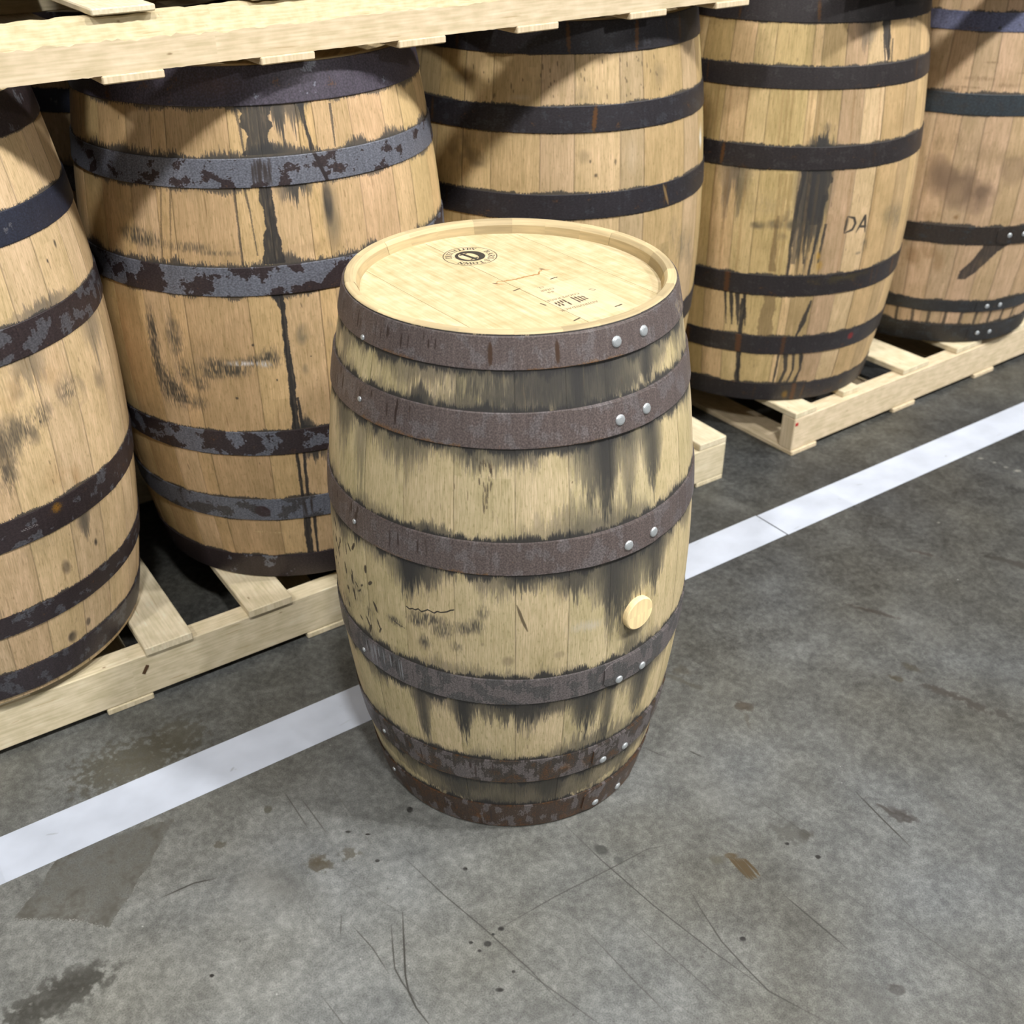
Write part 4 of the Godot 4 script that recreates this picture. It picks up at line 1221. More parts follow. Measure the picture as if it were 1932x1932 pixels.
func print_head() -> void:
	# the round stamp and the stencilled panel printed on the head
	var cv := head_canvas
	var ink := Color8(52, 46, 40)
	var o := hp(-0.0557, -0.0975)
	var r := 0.0372 * HEAD_PX
	var ring := PackedVector2Array()
	for k in 97:
		ring.append(o + Vector2(cos(TAU * k / 96.0), sin(TAU * k / 96.0)) * r)
	cv.stroke(ring, 2.6, ink, 1.0, false)
	for arc in [["BARDSTOWN", -40.0, 112.0], ["DISTILLERY", 168.0, 278.0]]:
		var word: String = arc[0]
		for k in word.length():
			var a := deg_to_rad(lerpf(arc[1], arc[2], float(k) / (word.length() - 1)))
			var out := Vector2(cos(a), sin(a))
			print_text(cv, word[k], o + out * r * 0.80, Vector2(-out.y, out.x), out, r * 0.23, 0.0, ink, 1.0)
	# the dark disc with a pale letter of two bars
	for y in range(-54, 55):
		for x in range(-54, 55):
			var q := Vector2(x, y)
			if q.length() > 51.0:
				continue
			var f := q.length() / 50.0
			var cover := clampf(51.0 - q.length(), 0.0, 1.0)
			var rot := Vector2(q.dot(Vector2(0.72, 0.69)), q.dot(Vector2(-0.69, 0.72)))
			var pale := Vector2((rot.x + 0.0) / 38.0, (rot.y - 7.0) / 30.0).length() < 1.0
			var bar := absf(rot.y - 6.0) < 6.5 or (absf(rot.x) > 24.0 and absf(rot.x) < 30.0 and absf(rot.y - 6.0) < 17.0)
			if pale and not bar:
				continue
			cv.mix(int(o.x) + x, int(o.y) + y, ink.r8, ink.g8, ink.b8, cover * (0.95 if f > 0.0 else 0.9))
	# panel
	var tan := Color8(120, 98, 72)
	var right := Vector2(-0.83, 0.557)
	var up := Vector2(0.557, 0.83)
	for y in range(-180, 181):
		for x in range(-150, 151):
			var q := right * x + up * y
			if absf(x) < 104 and absf(y) < 148:
				var c := hp(0.0895, 0.062) + q
				cv.mix(int(c.x), int(c.y), 246, 230, 192, 0.5)
	print_text(cv, "ADIRONDACK", hp(0.0858, 0.0893), right, up, 13.0, 140.0, tan, 0.95)
	print_text(cv, "COOPERAGE", hp(0.0663, 0.0599), right, up, 12.0, 122.0, tan, 0.95)
	print_text(cv, "CHAR", hp(0.0474, 0.0334), right, up, 12.0, 50.0, tan, 0.95)
	print_text(cv, "#4", hp(0.0518, 0.0414), right, up, 12.0, 24.0, tan, 0.95)
	print_text(cv, "CL", hp(0.0392, 0.0250), right, up, 11.0, 22.0, tan, 0.95)
	# barrel mark between the two words: two banks of slats
	var m := hp(0.0765, 0.0722)
	for s in [-1.0, 1.0]:
		for k in 4:
			var x0: float = s * (16.0 + k * 11.0)
			var tall := 23.0 - k * 3.0
			for part in [[-tall, -3.0], [3.0, tall]]:
				if k == 1 and part[0] > 0.0 and s > 0.0:
					continue
				cv.stroke(PackedVector2Array([m + right * x0 + up * part[0], m + right * x0 * 1.05 + up * part[1]]), 6.0, Color8(82, 62, 52), 0.9, false)
	# staples round the panel
	for s in [[0.0531, -0.0058, 0.0617, -0.0137], [0.0043, 0.0355, 0.0125, 0.0279], [0.1301, 0.0919, 0.1387, 0.0831], [0.0768, 0.1361, 0.0843, 0.1269], [0.0379, 0.0798, 0.0443, 0.086]]:
		cv.stroke(PackedVector2Array([hp(s[0], s[1]), hp(s[2], s[3])]), 5.0, Color8(70, 58, 44), 1.0, false)
	cv.stroke(PackedVector2Array([hp(0.1009, 0.0314), hp(0.1068, 0.0352), hp(0.1095, 0.0325), hp(0.1036, 0.0287), hp(0.1009, 0.0314)]), 2.0, Color8(110, 96, 74), 0.9, false)


func paint_tape() -> void:
	var w := 1024
	var h := 64
	var cv := Canvas.new(w, h)
	var soft := Canvas.noise(970, 0.012, w, h, 1, 1, 4)
	var px := cv.px
	for i in w * h:
		var f := 1.0 + (soft[i] - 128) * 0.0006
		px[i * 3] = clampi(int(214 * f), 0, 255)
		px[i * 3 + 1] = clampi(int(222 * f), 0, 255)
		px[i * 3 + 2] = clampi(int(236 * f), 0, 255)
	cv.px = px
	var rng := RandomNumberGenerator.new()
	rng.seed = 9
	for q in 16:
		var p := Vector2(rng.randf() * w, rng.randf() * h)
		cv.stroke(PackedVector2Array([p, p + Vector2(rng.randf_range(-10, 14), rng.randf_range(-4, 5))]), rng.randf_range(0.8, 2.0), Color8(150, 150, 152), rng.randf_range(0.2, 0.6))
	tape_canvas = cv


func paint_relief() -> void:
	# grain shared by all staves
	var w := 1024
	var h := 512
	var a := Canvas.noise(980, 0.25, w, h, 1, 20, 3)
	var im := Image.create_from_data(w, h, false, Image.FORMAT_L8, a)
	relief = ImageTexture.create_from_image(im)


# ------------------------------------------------------------------ the setting
func struct(called: String, m: Mesh, material: Material, at := Vector3.ZERO, turn := 0.0, label := "") -> MeshInstance3D:
	var o := obj(called, m, material, self)
	o.position = at
	o.rotation.y = turn
	o.set_meta("kind", "structure")
	if label:
		o.set_meta("label", label)
	return o


func build_room() -> void:
	# floor: a slab whose top carries the fine textures where the photograph looks
	var mesh := ArrayMesh.new()
	for z in ["near", "far"]:
		var q: Array = ZONES[z]
		var s := Shape.new()
		floor_rect(s, q[0], q[1], q[0] + q[2], q[1] + q[3], true)
		s.into(mesh)
	var s := Shape.new()
	for r in [[-14, -12, 14, -3.6], [-14, -3.6, -1.6, -1.5], [2.8, -3.6, 14, -1.5], [-14, -1.5, -1.0, -0.75], [1.0, -1.5, 14, -0.75], [-14, -0.75, 14, 12]]:
		floor_rect(s, r[0], r[1], r[2], r[3], false)
	var y := -0.2
	s.flat([Vector3(-14, y, -12), Vector3(14, y, -12), Vector3(14, y, 12), Vector3(-14, y, 12)], [Vector2.ZERO, Vector2.RIGHT, Vector2.ONE, Vector2.DOWN], Vector3.DOWN)
	for e in [[-14, -12, 14, -12, 0, -1], [14, -12, 14, 12, 1, 0], [14, 12, -14, 12, 0, 1], [-14, 12, -14, -12, -1, 0]]:
		s.flat([Vector3(e[0], y, e[1]), Vector3(e[2], y, e[3]), Vector3(e[2], 0, e[3]), Vector3(e[0], 0, e[1])], [Vector2.ZERO, Vector2.RIGHT, Vector2.ONE, Vector2.DOWN], Vector3(e[4], 0, e[5]))
	s.into(mesh)
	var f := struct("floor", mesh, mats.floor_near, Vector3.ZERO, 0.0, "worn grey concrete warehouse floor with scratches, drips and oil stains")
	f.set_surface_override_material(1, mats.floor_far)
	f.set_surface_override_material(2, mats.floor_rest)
	var wall := mat(Color(0.34, 0.34, 0.34), 0.9)
	var roof := mat(Color(0.30, 0.30, 0.31), 0.9)
	struct("wall_back", slab(Vector3(19.4, 7.0, 0.2), 0.0), wall, UN(1.0, 4.3, 3.5), ROW)
	struct("wall_front", slab(Vector3(19.4, 7.0, 0.2), 0.0), wall, UN(1.0, -9.6, 3.5), ROW)
	struct("wall_left", slab(Vector3(0.2, 7.0, 13.7), 0.0), wall, UN(-8.6, -2.65, 3.5), ROW)
	struct("wall_right", slab(Vector3(0.2, 7.0, 13.7), 0.0), wall, UN(10.6, -2.65, 3.5), ROW)
	struct("ceiling", slab(Vector3(19.4, 0.2, 14.1), 0.0), roof, UN(1.0, -2.65, 7.1), ROW)


func floor_rect(s: Shape, x0: float, z0: float, x1: float, z1: float, own: bool) -> void:
	var uv := [Vector2(0, 0), Vector2(1, 0), Vector2(1, 1), Vector2(0, 1)]
	if not own:
		var o := Vector2(5, 6)
		var k := Vector2(12, 10)
		uv = [(Vector2(x0, z0) + o) / k, (Vector2(x1, z0) + o) / k, (Vector2(x1, z1) + o) / k, (Vector2(x0, z1) + o) / k]
	s.flat([Vector3(x0, 0, z0), Vector3(x1, 0, z0), Vector3(x1, 0, z1), Vector3(x0, 0, z1)], uv, Vector3.UP)


func build_floor_tape() -> void:
	# two lengths of tape that butt together, a little out of line
	var a := 0.6033
	var t := thing("floor_tape", "white tape stripe stuck along the concrete in front of the pallets", "tape", UN(0.0, 1.3358, 0.0, a), a)
	for part in [[-1.2, 1.604, 0.0, 0.0], [1.607, 5.0, 0.0015, -0.002]]:
		var len: float = part[1] - part[0]
		var s := Shape.new()
		var n := 80
		for k in n + 1:
			var u: float = part[0] + len * k / n
			# faint wrinkles in the left part
			var lift := 0.0006 + (0.0012 * maxf(0.0, sin(u * 23.0)) * maxf(0.0, 1.0 - absf(u - 0.22) * 6.0))
			for e in [[0.0463, 0.0, 0.0], [0.0459, lift, 0.02], [0.0, lift * 1.3, 0.5], [-0.0459, lift, 0.98], [-0.0463, 0.0, 1.0]]:
				s.p(Vector3(u, e[1], e[0] + part[2]), Vector3(0, 1, 0), Vector2(u * 0.55, e[2]))
			if k:
				for j in 4:
					var b := (k - 1) * 5 + j
					s.quad(b, b + 1, b + 6, b + 5)
		obj("tape_strip", s.mesh(), mats.tape, t)


# ------------------------------------------------------------------ pallets
func board(parent: Node3D, called: String, x0: float, x1: float, y0: float, y1: float, z0: float, z1: float, k: int, along_z := false) -> void:
	# a board in the pallet's own axes: x along the row, z out towards the aisle
	var m := slab(Vector3(z1 - z0, y1 - y0, x1 - x0) if along_z else Vector3(x1 - x0, y1 - y0, z1 - z0), 0.0016, Vector2(k * 0.37, k * 0.23))
	var o := obj(called, m, mats["pine%d" % (k % 3)], parent)
	o.position = Vector3((x0 + x1) / 2.0, (y0 + y1) / 2.0, (z0 + z1) / 2.0)
	if along_z:
		o.rotation.y = PI / 2.0


func waney(parent: Node3D, x0: float, x1: float, y0: float, y1: float, depth: float, k: int) -> void:
	# the front bearer of the raised pallet: a smooth sawn lower face, a torn, waney upper edge
	var f := FastNoiseLite.new()
	f.seed = 60 + k
	f.frequency = 3.0
	f.fractal_octaves = 4
	var mesh := ArrayMesh.new()
	var body := Shape.new()
	var torn := Shape.new()
	var n := 260
	for i in n + 1:
		var x := lerpf(x0, x1, float(i) / n)
		var bend := 0.56 + 0.06 * f.get_noise_1d(x * 2.0) + 0.05 * f.get_noise_1d(x * 14.0 + 40.0) + 0.05 * f.get_noise_1d(x * 60.0 + 40.0)
		var top := y1 - 0.002 - 0.004 * absf(f.get_noise_1d(x * 6.0 + 90.0))
		var yb := lerpf(y0, y1, bend)
		var back := -0.011 + 0.003 * f.get_noise_1d(x * 8.0 + 7.0)
		var chew := 0.0015 * f.get_noise_1d(x * 30.0 + 3.0)
		var bite := 0.0016 * f.get_noise_1d(x * 40.0 + 13.0)
		for e in [[y0 - maxf(0.0, bite), 0.0], [yb, 0.0]]:
			body.p(Vector3(x, e[0], e[1]), Vector3(0, 0, 1), Vector2(x, e[0] * 4.0))
		for e in [[yb, 0.0], [lerpf(yb, top, 0.5), back * 0.35 + chew], [top, back]]:
			torn.p(Vector3(x, e[0], e[1]), Vector3(0, 0.28, 0.96), Vector2(x * 2.0, e[0] * 6.0))
		for e in [[top, back], [top, -depth]]:
			torn.p(Vector3(x, e[0], e[1]), Vector3.UP, Vector2(x, e[1] * 4.0))
		for e in [[y0, 0.0], [y0, -depth]]:
			body.p(Vector3(x, e[0], e[1]), Vector3.DOWN, Vector2(x, e[1] * 4.0))
		for e in [[y0, -depth], [top, -depth]]:
			body.p(Vector3(x, e[0], e[1]), Vector3.FORWARD, Vector2(x, e[0] * 4.0))
		if i:
			var b := (i - 1) * 6
			for j in [0, 2, 4]:
				body.quad(b + j, b + j + 1, b + j + 7, b + j + 6)
			var q := (i - 1) * 5
			for j in [0, 1, 3]:
				torn.quad(q + j, q + j + 1, q + j + 6, q + j + 5)
	for e in [[x0, -1.0], [x1, 1.0]]:
		body.flat([Vector3(e[0], y0, 0), Vector3(e[0], y1 - 0.03, 0), Vector3(e[0], y1 - 0.003, -0.011), Vector3(e[0], y1 - 0.003, -depth), Vector3(e[0], y0, -depth)], [Vector2(0, 0), Vector2(0, 0.3), Vector2(0.02, 0.35), Vector2(0.1, 0.35), Vector2(0.1, 0)], Vector3(e[1], 0, 0))
	body.into(mesh)
	torn.into(mesh)
	obj("stringer", mesh, mats.pine2, parent, mats.torn)


func build_pallets() -> void:
	mats.torn = mat(Color(0.83, 0.82, 0.79), 0.95, 0.0, (pine_canvas[1] as Canvas).texture(), (pine_canvas[0] as Canvas).texture(), 0.08)
	var deep := 1.30
	# the left pallet on the floor, under the three near barrels
	var a := 0.5952
	var t := thing("pallet", "long pale pine pallet on the floor under the three left barrels", "pallet", UN(-0.36, 1.5576, 0.0, a), a)
	for z in [[-0.040, 0.0], [-0.67, -0.63], [-deep, -deep + 0.04]]:
		board(t, "stringer", 0.0, 2.006, 0.0125, 0.0955, z[0], z[1], 1)
	for x in [0.0, 0.20, 0.39, 0.66, 0.847, 1.04, 1.23, 1.42, 1.62, 1.79]:
		board(t, "deck_board", x, x + 0.083, 0.096, DECK, -deep, 0.006 if x > 0.5 else -0.004, 0 if x < 0.8 else 1, true)
	for x in [0.02, 0.205, 0.579, 0.952, 1.30, 1.62]:
		board(t, "bottom_board", x, x + 0.08, 0.0, 0.012, -deep, 0.002, 1, true)
	board(t, "deck_board", 1.925, 2.006, 0.096, DECK, -deep, 0.0, 0, true)
	board(t, "bottom_board", 1.925, 2.006, 0.0, 0.012, -deep, 0.0, 1, true)
	var knot := obj("knot", slab(Vector3(0.018, 0.006, 0.002), 0.0006), mat(Color(0.30, 0.21, 0.12), 0.7), t)
	knot.position = Vector3(0.655, 0.066, 0.0004)
	knot.rotation.z = 1.0
	# the right pallet on the floor
	a = 0.6288
	t = thing("pallet", "long pine pallet on the floor under the two right barrels, open left end", "pallet", UN(1.907, 1.481, 0.0, a), a)
	for z in [[-0.040, 0.0], [-0.67, -0.63], [-deep, -deep + 0.04]]:
		board(t, "stringer", 0.0, 2.0, 0.0125, 0.0965, z[0], z[1], 2)
	board(t, "deck_board", 0.0, 0.075, 0.097, DECK, -deep, 0.0, 1, true)
	for x in [[0.185, 0.06, -0.012], [0.41, 0.105, -0.004], [0.635, 0.11, -0.004], [0.88, 0.10, 0.0], [1.10, 0.09, 0.0], [1.32, 0.09, 0.0], [1.56, 0.09, 0.0], [1.90, 0.10, 0.0]]:
		board(t, "deck_board", x[0], x[0] + x[1], 0.097, DECK, -deep, x[2], 1, true)
	for x in [0.0, 0.385, 0.735, 1.10, 1.50, 1.91]:
		board(t, "bottom_board", x, x + 0.09, 0.0, 0.012, -deep, 0.004, 2, true)
	var dot := obj("red_paint_mark", slab(Vector3(0.010, 0.008, 0.0016), 0.0005), mat(Color(0.66, 0.06, 0.08), 0.6), t)
	dot.position = Vector3(0.008, 0.082, 0.0002)
	# the raised pallet that lies on the three near barrels
	a = 0.615
	t = thing("pallet", "long pine pallet lying on top of the three left barrels, front edge torn", "pallet", UN(-0.406, 1.53, 1.0035, a), a)
	t.rotation.z = 0.0052
	waney(t, 0.0, 2.02, 0.0112, 0.0815, 0.040, 1)
	for z in [[-0.67, -0.63], [-deep, -deep + 0.04]]:
		board(t, "stringer", 0.0, 2.02, 0.0112, 0.0815, z[0], z[1], 1)
	for x in [[0.15, -0.012], [0.84, 0.0], [1.061, 0.0], [1.282, 0.0], [1.498, 0.0], [1.732, 0.0], [1.932, 0.0]]:
		board(t, "bottom_board", x[0], x[0] + 0.083, 0.0, 0.011, -deep, 0.002, 2, true)
	for x in [[0.02, 0.0], [0.32, 0.0], [0.62, -0.05], [0.842, 0.006], [1.061, 0.0], [1.282, 0.0], [1.498, 0.0], [1.732, 0.0], [1.932, 0.0]]:
		board(t, "deck_board", x[0], x[0] + 0.083, 0.082, 0.0905, -deep, x[1] - 0.004, 0, true)
	# its neighbour on the two right barrels, just above what the photograph shows
	var up := t.duplicate() as Node3D
	up.name = numbered("pallet")
	add_child(up)
	up.position = UN(1.907, 1.455, 1.004, 0.6288)
	up.rotation = Vector3(0.0, 0.6288, 0.0)
	tag(up, "long pine pallet lying on top of the two right barrels", "pallet")


# ------------------------------------------------------------------ barrels
func radius(c: Dictionary, t: float) -> float:
	var e := 2.0 * t - 1.0
	return c.rb - (c.rb - c.rh) * e * e


func slope(c: Dictionary, t: float) -> float:
	# how the radius grows with height
	return -4.0 * (c.rb - c.rh) * (2.0 * t - 1.0) / c.h


func fold(c: Dictionary, deg: float) -> float:
	# the texture covers the half that faces the aisle and comes back mirrored behind
	var d := wrapf(deg - c.face, -180.0, 180.0)
	if d > 90.0:
		d = 180.0 - d
	elif d < -90.0:
		d = -180.0 - d
	return d / 180.0 + 0.5


func stave(c: Dictionary, d0: float, d1: float, proud: float, recess: float, odd: float) -> ArrayMesh:
	var mesh := ArrayMesh.new()
	var out := Shape.new()
	var rows := 18
	var lip := rad_to_deg(0.0016 / c.rb)
	var cols := [[d0, -0.0008, -0.5], [d0 + lip, 0.0, -0.05], [lerpf(d0, d1, 0.35), 0.0, 0.0], [lerpf(d0, d1, 0.65), 0.0, 0.0], [d1 - lip, 0.0, 0.05], [d1, -0.0008, 0.5]]
	for j in rows + 1:
		var t := 0.004 + 0.992 * j / rows
		var r := radius(c, t) + proud
		var sl := slope(c, t)
		for q in cols:
			var th := deg_to_rad(q[0])
			var rr: float = r + q[1]
			var tw: float = th + q[2]
			out.p(Vector3(rr * sin(th), t * c.h, rr * cos(th)), Vector3(sin(tw), -sl, cos(tw)).normalized(), Vector2(fold(c, q[0]), 1.0 - t))
		if j:
			for k in 5:
				var b := (j - 1) * 6 + k
				out.quad(b, b + 1, b + 7, b + 6)
	out.into(mesh)
	# rim, and the inside of the chime down to the head, at both ends
	var inn := Shape.new()
	var thick := 0.019
	for end in [1.0, -1.0]:
		var ends := 0.996 if end > 0 else 0.004
		var y: float = ends * c.h
		var r0 := radius(c, ends) + proud
		var prev := []
		var steps := 4
		for k in steps + 1:
			var deg := lerpf(d0, d1, float(k) / steps)
			var th := deg_to_rad(deg)
			var dir := Vector3(sin(th), 0, cos(th))
			var u := (floorf(odd * 16.0) + 0.08 + 0.84 * k / steps) / 16.0
			var runs := [[[r0, y, dir * 0.8 + Vector3(0, end * 0.6, 0)], [r0 - 0.002, y + end * 0.0024, Vector3(0, end, 0)], [r0 - 0.0115, y + end * 0.0018, Vector3(0, end, 0)]],
				[[r0 - 0.0115, y + end * 0.0018, Vector3(0, end * 0.8, 0) - dir * 0.6], [r0 - 0.0155, y - end * 0.0040, Vector3(0, end * 0.6, 0) - dir * 0.8]],
				[[r0 - 0.0155, y - end * 0.0040, -dir], [r0 - thick - 0.001, y - end * (recess + 0.004), -dir]]]
			var cur := []
			for run in runs:
				for e in run:
					cur.append(inn.p(dir * e[0] + Vector3(0, e[1], 0), (e[2] as Vector3).normalized(), Vector2(u, e[0] * 8.0 + e[1] * 6.0)))
			if k:
				for e in [0, 1, 3, 5]:
					inn.quad(prev[e], prev[e + 1], cur[e + 1], cur[e])
			prev = cur
	inn.into(mesh)
	return mesh


func band(c: Dictionary, t1: float, t0: float, row: int, from: float, to: float, segs: int, r_off: float, thick: float, round_end := 0) -> ArrayMesh:
	# a hoop, or a lapped end of one, that follows the swell of the barrel. round_end: which end is rounded (-1, 1)
	var s := Shape.new()
	var tall: float = (t1 - t0) * c.h
	for i in segs + 1:
		var f := float(i) / segs
		var deg := lerpf(from, to, f)
		var th := deg_to_rad(deg)
		var dir := Vector3(sin(th), 0, cos(th))
		var squeeze := 0.0
		var sink := 0.0
		if round_end != 0:
			var gap: float = deg_to_rad((to - deg) if round_end > 0 else (deg - from)) * c.rb
			if gap < tall * 0.5:
				var e: float = 1.0 - gap / (tall * 0.5)
				squeeze = (1.0 - sqrt(maxf(0.0, 1.0 - e * e))) * 0.42
			var far: float = deg_to_rad((deg - from) if round_end > 0 else (to - deg)) * c.rb
			sink = clampf(1.0 - far / 0.02, 0.0, 1.0) * thick
		var mid := (t0 + t1) / 2.0
		var lo := lerpf(t0, mid, squeeze)
		var hi := lerpf(t1, mid, squeeze)
		var rows := [hi, lerpf(hi, lo, 0.03), lerpf(hi, lo, 0.5), lerpf(hi, lo, 0.97), lo]
		var outer := r_off + thick - sink
		for k in 5:
			var t: float = rows[k]
			var r: float = radius(c, t) + outer - (0.0006 if k == 0 or k == 4 else 0.0)
			var nn := Vector3(dir.x, -slope(c, t) + (0.6 if k == 0 else (-0.6 if k == 4 else 0.0)), dir.z).normalized()
			s.p(dir * r + Vector3(0, t * c.h, 0), nn, Vector2(fold(c, deg), (row + 0.03 + 0.94 * clampf((t1 - t) / (t1 - t0), 0.0, 1.0)) / 6.0))
		for k in [0, 4]:
			var t: float = rows[k]
			for rr in [radius(c, t) + outer - 0.0006, radius(c, t) - 0.001]:
				s.p(dir * rr + Vector3(0, t * c.h, 0), Vector3(0, 1 if k == 0 else -1, 0), Vector2(fold(c, deg), (row + (0.03 if k == 0 else 0.97)) / 6.0))
		if i:
			var b := (i - 1) * 9
			for k in [0, 1, 2, 3, 5, 7]:
				s.quad(b + k, b + k + 1, b + k + 10, b + k + 9)
		if round_end != 0 and (i == 0 or i == segs):
			var o := Vector3(dir.z, 0, -dir.x) * (1.0 if i else -1.0)
			var q := []
			for rr in [[hi, outer], [lo, outer], [lo, 0.0], [hi, 0.0]]:
				q.append(dir * (radius(c, rr[0]) + rr[1]) + Vector3(0, rr[0] * c.h, 0))
			var at := s.v.size()
			s.flat(q, [Vector2(fold(c, deg), (row + 0.5) / 6.0), Vector2(fold(c, deg), (row + 0.5) / 6.0), Vector2(fold(c, deg), (row + 0.5) / 6.0), Vector2(fold(c, deg), (row + 0.5) / 6.0)], o)
			# keep the vertex stride of nine between columns
			if i == 0:
				var pad := s.v.size() - at
				var v := s.v.slice(at)
				var n := s.n.slice(at)
				var u := s.t.slice(at)
				s.v.resize(at)
				s.n.resize(at)
				s.t.resize(at)
				s.ix.resize(s.ix.size() - 6)
				s.set_meta("cap", [v, n, u, pad])
	if s.has_meta("cap"):
		var cap: Array = s.get_meta("cap")
		var b := s.v.size()
		for k in cap[3]:
			s.p(cap[0][k], cap[1][k], cap[2][k])
		s.tri(b, b + 1, b + 2)
		s.tri(b, b + 2, b + 3)
	return s.mesh()


func dome(r: float, h: float) -> ArrayMesh:
	# a rivet head standing on the plane y = 0
	return lathe(PackedVector2Array([Vector2(0.0, h), Vector2(r * 0.55, h * 0.93), Vector2(r * 0.85, h * 0.68), Vector2(r, h * 0.25), Vector2(r, -h * 0.4)]), 12)


func on_wall(o: Node3D, c: Dictionary, deg: float, t: float, lift: float) -> void:
	# set a small round piece on the barrel's side, its axis along the normal
	var th := deg_to_rad(deg)
	var nor := Vector3(sin(th), -slope(c, t), cos(th)).normalized()
	var side := Vector3(cos(th), 0, -sin(th))
	o.basis = Basis(side, nor, side.cross(nor))
	var r := radius(c, t) + lift
	o.position = Vector3(r * sin(th), t * c.h, r * cos(th))


func disc(c: Dictionary, r: float, y: float, up: float) -> ArrayMesh:
	return lathe(PackedVector2Array([Vector2(0, y + 0.01), Vector2(r, y + 0.01), Vector2(r, y - 0.01), Vector2(0, y - 0.01)]), 40)


func barrel(k: int, label: String, base: float, group := "") -> Node3D:
	var c: Dictionary = CASKS[k]
	var t := thing("oak_barrel", label, "barrel", Vector3(c.x, base, c.z), 0.0, group)
	var rng := RandomNumberGenerator.new()
	rng.seed = 300 + k
	var seams: PackedFloat32Array = seam_lists[k]
	var recess := 0.0155 if k == 0 else 0.022
	for s in seams.size():
		var d1: float = seams[s + 1] if s + 1 < seams.size() else seams[0] + 360.0
		obj("stave", stave(c, seams[s], d1, rng.randf_range(-0.0004, 0.0004), recess, rng.randf()), mats["wood%d" % k], t, mats.oak)
	var inner: float = radius(c, 0.97) - 0.019
	if k == 0:
		head_boards(t, c, inner + 0.002, 0.996 * c.h - recess)
	else:
		obj("head", disc(c, inner, 0.996 * c.h - recess - 0.01, 1.0), mats.oak, t)
	obj("bottom_head", disc(c, inner, recess + 0.01, -1.0), mats.oak, t)
	var m: Material = mats["hoop%d" % k]
	var zinc := mat(Color(0.72, 0.74, 0.75), 0.38, 0.55)
	var lap_at := 39.0
	if k > 0:
		lap_at = [0.0, -70.0, -75.0, -95.0, 75.0, 20.0][k]
	for q in c.hoops.size():
		var e: Array = c.hoops[q]
		var hoop := obj("hoop", band(c, e[0], e[1], q, -180.0, 180.0, 84, 0.0006, 0.0018), m, t)
		hoop.set_meta("label", "iron hoop")
		if k > 0 and k < 5:
			continue
		var at := lap_at
		var mid: float = (e[0] + e[1]) / 2.0
		if k == 0:
			# upper hoops: the lap ends to the right of the rivets; lower hoops: to the left
			var lapped := band(c, e[0] - 0.001, e[1] + 0.001, q, at - 22.0, at + 10.3, 40, 0.0024, 0.0018, 1) if q < 3 else band(c, e[0] - 0.001, e[1] + 0.001, q, at - 10.3, at + 24.0, 40, 0.0024, 0.0018, -1)
			obj("lapped_end", lapped, m, hoop)
			var pair := [[33.6, 45.0, 0.970], [32.8, 43.1, 0.854], [34.7, 44.5, 0.640], [34.2, 43.8, 0.366], [33.1, 43.2, 0.162], [35.1, 47.6, 0.022]][q] as Array
			for p in 2:
				var r := obj("rivet", dome(0.0070 if q < 3 else 0.0062, 0.0030), zinc, hoop)
				on_wall(r, c, pair[p], pair[2] + (0.002 if p else 0.0), 0.0041)
			var nail := obj("nail", dome(0.0036, 0.0022), zinc, hoop)
			on_wall(nail, c, [-52.3, -50.8, -51.7, -52.7, -51.2, -54.5][q], [0.952, 0.858, 0.643, 0.373, 0.173, 0.047][q], 0.0024)
		elif q > 2:
			obj("lapped_end", band(c, e[0], e[1], q, 6.0, 40.0, 24, 0.0024, 0.0013, -1), m, hoop)
			for p in 2:
				var r := obj("rivet", dome(0.0062, 0.0026), zinc, hoop)
				on_wall(r, c, 12.0 + 7.5 * p, mid, 0.0036)
	return t


func head_boards(t: Node3D, c: Dictionary, r: float, y: float) -> void:
	# the boards of the head, each a slice of the disc with its own edges
	var side := Vector2(ALONG.y, -ALONG.x)
	var cuts := [-r] + HEAD_JOINTS + [r]
	for k in cuts.size() - 1:
		var a: float = maxf(cuts[k] + (0.00012 if k else 0.0), -r + 0.0005)
		var b: float = minf(cuts[k + 1] - (0.00012 if k < cuts.size() - 2 else 0.0), r - 0.0005)
		var edge := []
		var n := 10
		for i in n + 1:
			var q := lerpf(a, b, float(i) / n)
			edge.append(side * q + ALONG * sqrt(maxf(0.0, r * r - q * q)))
		for i in n + 1:
			var q := lerpf(b, a, float(i) / n)
			edge.append(side * q - ALONG * sqrt(maxf(0.0, r * r - q * q)))
		var s := Shape.new()
		var q3 := []
		var uv := []
		var lift: float = [0.0, 0.0003, 0.0, 0.0004, 0.0001, 0.0003][k]
		for p in edge:
			q3.append(Vector3(p.x, y + lift, p.y))
			uv.append((p * HEAD_PX + Vector2(512, 512)) / 1024.0)
		s.flat(q3, uv, Vector3.UP)
		for i in edge.size():
			var p: Vector2 = edge[i]
			var p2: Vector2 = edge[(i + 1) % edge.size()]
			var way := p2 - p
			if way.length() < 0.00001:
				continue
			var o := Vector3(way.y, 0, -way.x).normalized()
			if o.dot(Vector3(p.x + p2.x, 0, p.y + p2.y) / 2.0 - Vector3(side.x, 0, side.y) * (a + b) / 2.0) < 0.0:
				o = -o
			s.flat([Vector3(p.x, y + lift, p.y), Vector3(p2.x, y + lift, p2.y), Vector3(p2.x, y - 0.018, p2.y), Vector3(p.x, y - 0.018, p.y)], [uv[i], uv[i], uv[i], uv[i]], o)
		obj("head_board", s.mesh(), mats.head, t)


func copy_of(o: Node3D, at: Vector3, turn: float, label: String, group: String) -> void:
	var r := o.duplicate() as Node3D
	r.name = numbered("oak_barrel")
	add_child(r)
	r.position = at
	r.rotation.y = turn
	tag(r, label, "barrel", group)


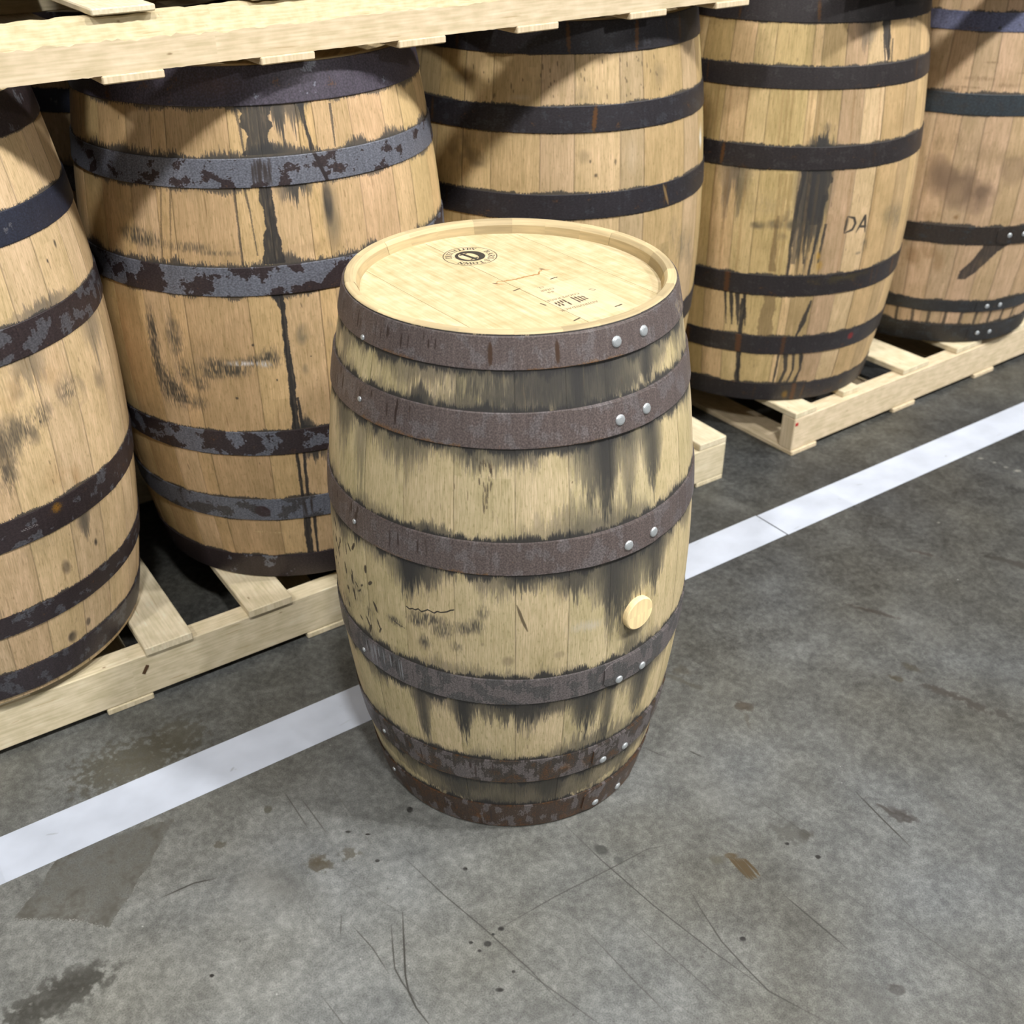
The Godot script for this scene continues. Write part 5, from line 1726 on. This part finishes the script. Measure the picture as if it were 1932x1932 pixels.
func build_barrels() -> void:
	var front := barrel(0, "smaller oak barrel standing alone on the concrete, in front of the white stripe", 0.0)
	var c: Dictionary = CASKS[0]
	# the bung: a light wooden plug driven into the side
	var plug := obj("bung", lathe(PackedVector2Array([Vector2(0.0, 0.0078), Vector2(0.0228, 0.0078), Vector2(0.0242, 0.0066), Vector2(0.0246, 0.004), Vector2(0.0235, -0.008)]), 36), bung_wood(), front)
	on_wall(plug, c, 39.5, 0.497, 0.0)
	plug.set_meta("label", "pale new wooden plug")
	var a := barrel(1, "large oak barrel at left end of the row, with a blue black second hoop", DECK)
	var b := barrel(2, "large oak barrel second from left, with a long black run down its staves", DECK)
	var d := barrel(3, "large oak barrel directly behind the small front barrel, with plain dark hoops", DECK)
	var e := barrel(4, "large oak barrel lettered DA, streaked black, on the left of the right pallet", DECK)
	var f := barrel(5, "pinkish oak barrel at the right edge, with a slanting dark smear under a hoop", DECK)
	# the second row in the dark behind, and those on the raised pallets, whose shade falls on the row
	var row := [a, b, d, e, f]
	var fore := ["the left end barrel", "the barrel with the long black run", "the barrel with plain dark hoops", "the barrel lettered DA", "the pinkish barrel"]
	for k in 5:
		var u: float = [0.055, 0.735, 1.41, 2.16, 2.845][k]
		copy_of(row[[4, 0, 2, 1, 0][k]], UN(u, 2.53, DECK), 2.0 + k, "shadowed oak barrel of the second row, behind " + fore[k], "second row barrels")
	for k in 5:
		var u: float = [0.07, 0.745, 1.42, 2.14, 2.81][k]
		copy_of(row[[4, 0, 1, 2, 0][k]], UN(u, 1.86, [1.0990, 1.1010, 1.1045, 1.0965, 1.0965][k]), 0.7 + k, "oak barrel on the raised pallet, above " + fore[k], "raised barrels")


func bung_wood() -> StandardMaterial3D:
	var w := 128
	var cv := Canvas.new(w, w)
	var n := Canvas.noise(990, 0.09, w, w, 1, 14, 3)
	for i in w * w:
		var f := 1.0 + (n[i] - 128) * 0.0010
		cv.px[i * 3] = clampi(int(240 * f), 0, 255)
		cv.px[i * 3 + 1] = clampi(int(214 * f), 0, 255)
		cv.px[i * 3 + 2] = clampi(int(162 * f), 0, 255)
	return mat(Color.WHITE, 0.6, 0.0, cv.texture())
